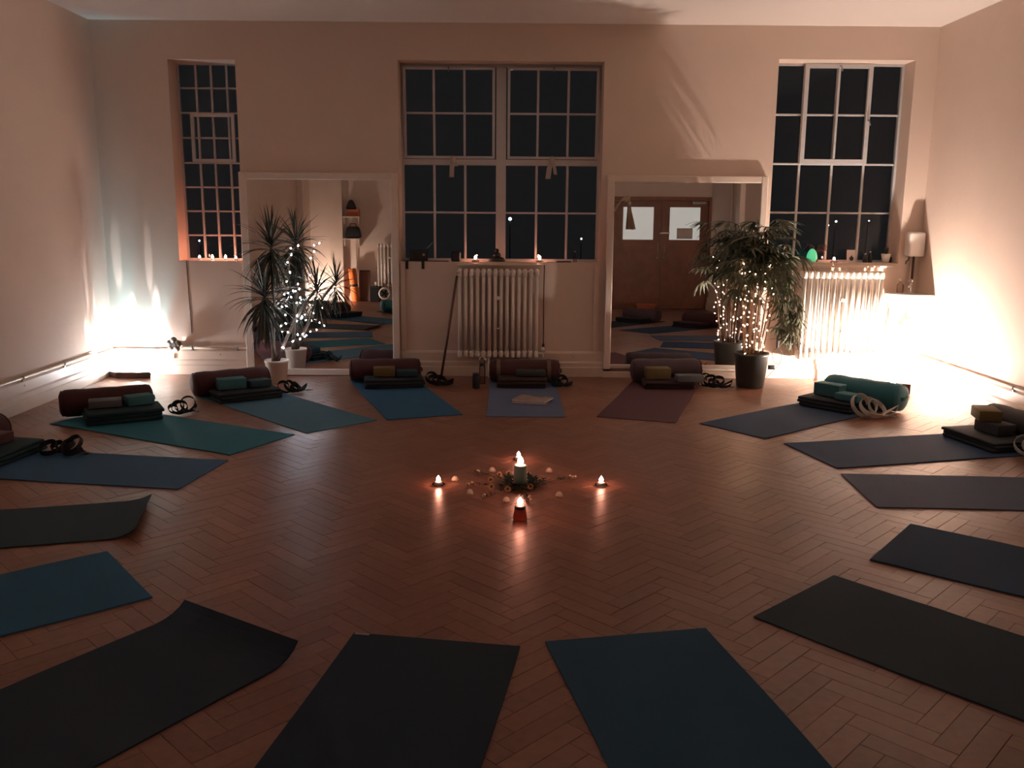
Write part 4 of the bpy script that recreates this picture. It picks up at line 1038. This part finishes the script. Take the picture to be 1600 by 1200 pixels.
MB().rbox(xm - .03, xm + .16, YF - .03, YF - .012, 1.43, 1.46, .004, 1).build('slide_bolt', 'chrome', d)
MB().rbox(DX1 - .32, DX1 - .06, YF - .03, YF + .03, DZ - .07, DZ - .01, .006, 1).build('door_closer', 'grey_metal', d)
tag(MB().box(3.22, 3.52, YF - .029, YF - .026, 1.34, 1.54).build('notice', 'paper'), 'pale notice fixed on the right door pane', 'notice')
# shelf unit by the pier
t = thing('wall_shelf', 'upper wall shelf carrying the orange box, seen in the left mirror', 'shelf', (-2.93, YF, 1.57), 0, 'wall shelves on the rear wall')
MB().rbox(-.16, .15, 0, .22, 0, .025, .003, 1).build('board', 'gloss_white', t); MB().box(-.15, -.135, 0, .18, -.12, 0).build('bracket', 'gloss_white', t); MB().box(.125, .14, 0, .18, -.12, 0).build('bracket', 'gloss_white', t)
t2 = copy_tree(t); t2.location.z = 1.16; t2['label'] = 'lower wall shelf carrying the black bag, seen in the left mirror'
t = thing('card_box', 'orange box on the upper wall shelf, seen in the left mirror', 'box', (-2.90, YF + .12, 1.596))
MB().rbox(-.11, .11, -.08, .08, 0, .10, .004, 1).build('box_body', 'redbox', t); MB().rbox(-.112, .112, -.082, .082, .101, .125, .004, 1).build('lid', 'redbox', t)
t = thing('cloth_pile', 'grey cloth heaped on the orange box, seen in the left mirror', 'cloth', (-2.94, YF + .12, 1.722))
MB().lathe([(.0001, 0), (.09, 0), (.10, .03), (.07, .10), (.04, .16), (.0001, .18)], 16, sy=.7).build('heap', 'dblock', t)
t = thing('black_bag', 'black bag on the lower wall shelf, seen in the left mirror', 'bag', (-2.91, YF + .12, 1.186))
b = MB().rbox(-.15, .15, -.09, .09, 0, .22, .05, 4); b.v = [(x * (1 - .3 * max(0, z - .1) / .12), y, z) for x, y, z in b.v]; b.build('bag_body', 'black', t)
MB().tube([(-.07, 0, .20), (-.05, 0, .27), (.05, 0, .27), (.07, 0, .20)], .008, 6).build('handle', 'black', t)
tag(MB().tube([(-2.87, YF + .03, 0), (-2.87, YF + .03, 1.15)], .012, 8).build('upright_pipe', 'trim'), 'painted pipe below the lower wall shelf, seen in the left mirror', 'pipe')
t = thing('rolled_mat', 'orange rolled mat standing in the corner, seen in the left mirror', 'rolled mat', (-2.88, YF + .16, .002)); t.rotation_euler = (0, R(-6), 0)
sp = [(.012 + .0042 * k * .5) for k in range(36)]
MB().lathe([(.0001, .0), (.072, 0), (.075, .01), (.075, .61), (.07, .62), (.03, .615), (.0001, .60)], 20).build('roll', 'orange', t)
MB().lathe([(.0762, .28), (.0770, .285), (.0770, .32), (.0762, .325)], 20).build('band', 'black', t)
t = thing('leaning_board', 'red-brown board leaning on the rear wall, seen in the left mirror', 'board', (-2.71, YF + .12, .002)); t.rotation_euler = (R(5), 0, 0)
MB().rbox(-.10, .10, -.01, .01, 0, .58, .004, 1).build('panel', 'redbrown', t); MB().rbox(-.10, .10, -.013, .013, .56, .585, .003, 1).build('edge_strip', 'dark_wood', t)
t = thing('fan_heater', 'white round fan heater on the rear floor, seen in the left mirror', 'heater', (-2.30, YF + .38, 0))
MB().lathe([(.06, 0), (.065, .008), (.03, .02), (.02, .06)], 18).build('base', 'ceramic', t)
MB().lathe([(.10, -.05), (.115, -.03), (.115, .03), (.10, .05), (.085, .05), (.085, -.05), (.10, -.05)], 24, (0, 0, .17), 'Y').build('casing', 'ceramic', t)
m = MB()
for k in range(5):
    a = 2 * math.pi * k / 5; m.tube([(0, 0, .17), (.08 * math.cos(a), 0, .17 + .08 * math.sin(a))], .015, 6)
m.build('blades', 'black', t)
t = thing('storage_crate', 'dark crate on the rear floor, seen in the left mirror', 'crate', (-2.51, YF + .16, 0.002))
MB().rbox(-.09, .09, -.12, .12, 0, .26, .006, 1).build('crate_body', 'black', t); MB().rbox(-.10, .10, -.13, .13, .26, .285, .005, 1).build('rim', 'dblock', t)
t = thing('orange_bowl', 'orange bowl on the rear floor, seen in the right mirror', 'bowl', (2.55, .35, .002))
MB().lathe([(.0001, 0), (.09, 0), (.15, .05), (.19, .14), (.18, .14), (.14, .06), (.0001, .015)], 24).build('bowl_shell', 'redbox', t)
MB().lathe([(.182, .138), (.195, .141), (.195, .150), (.182, .153)], 24).build('rim', 'redbox', t)
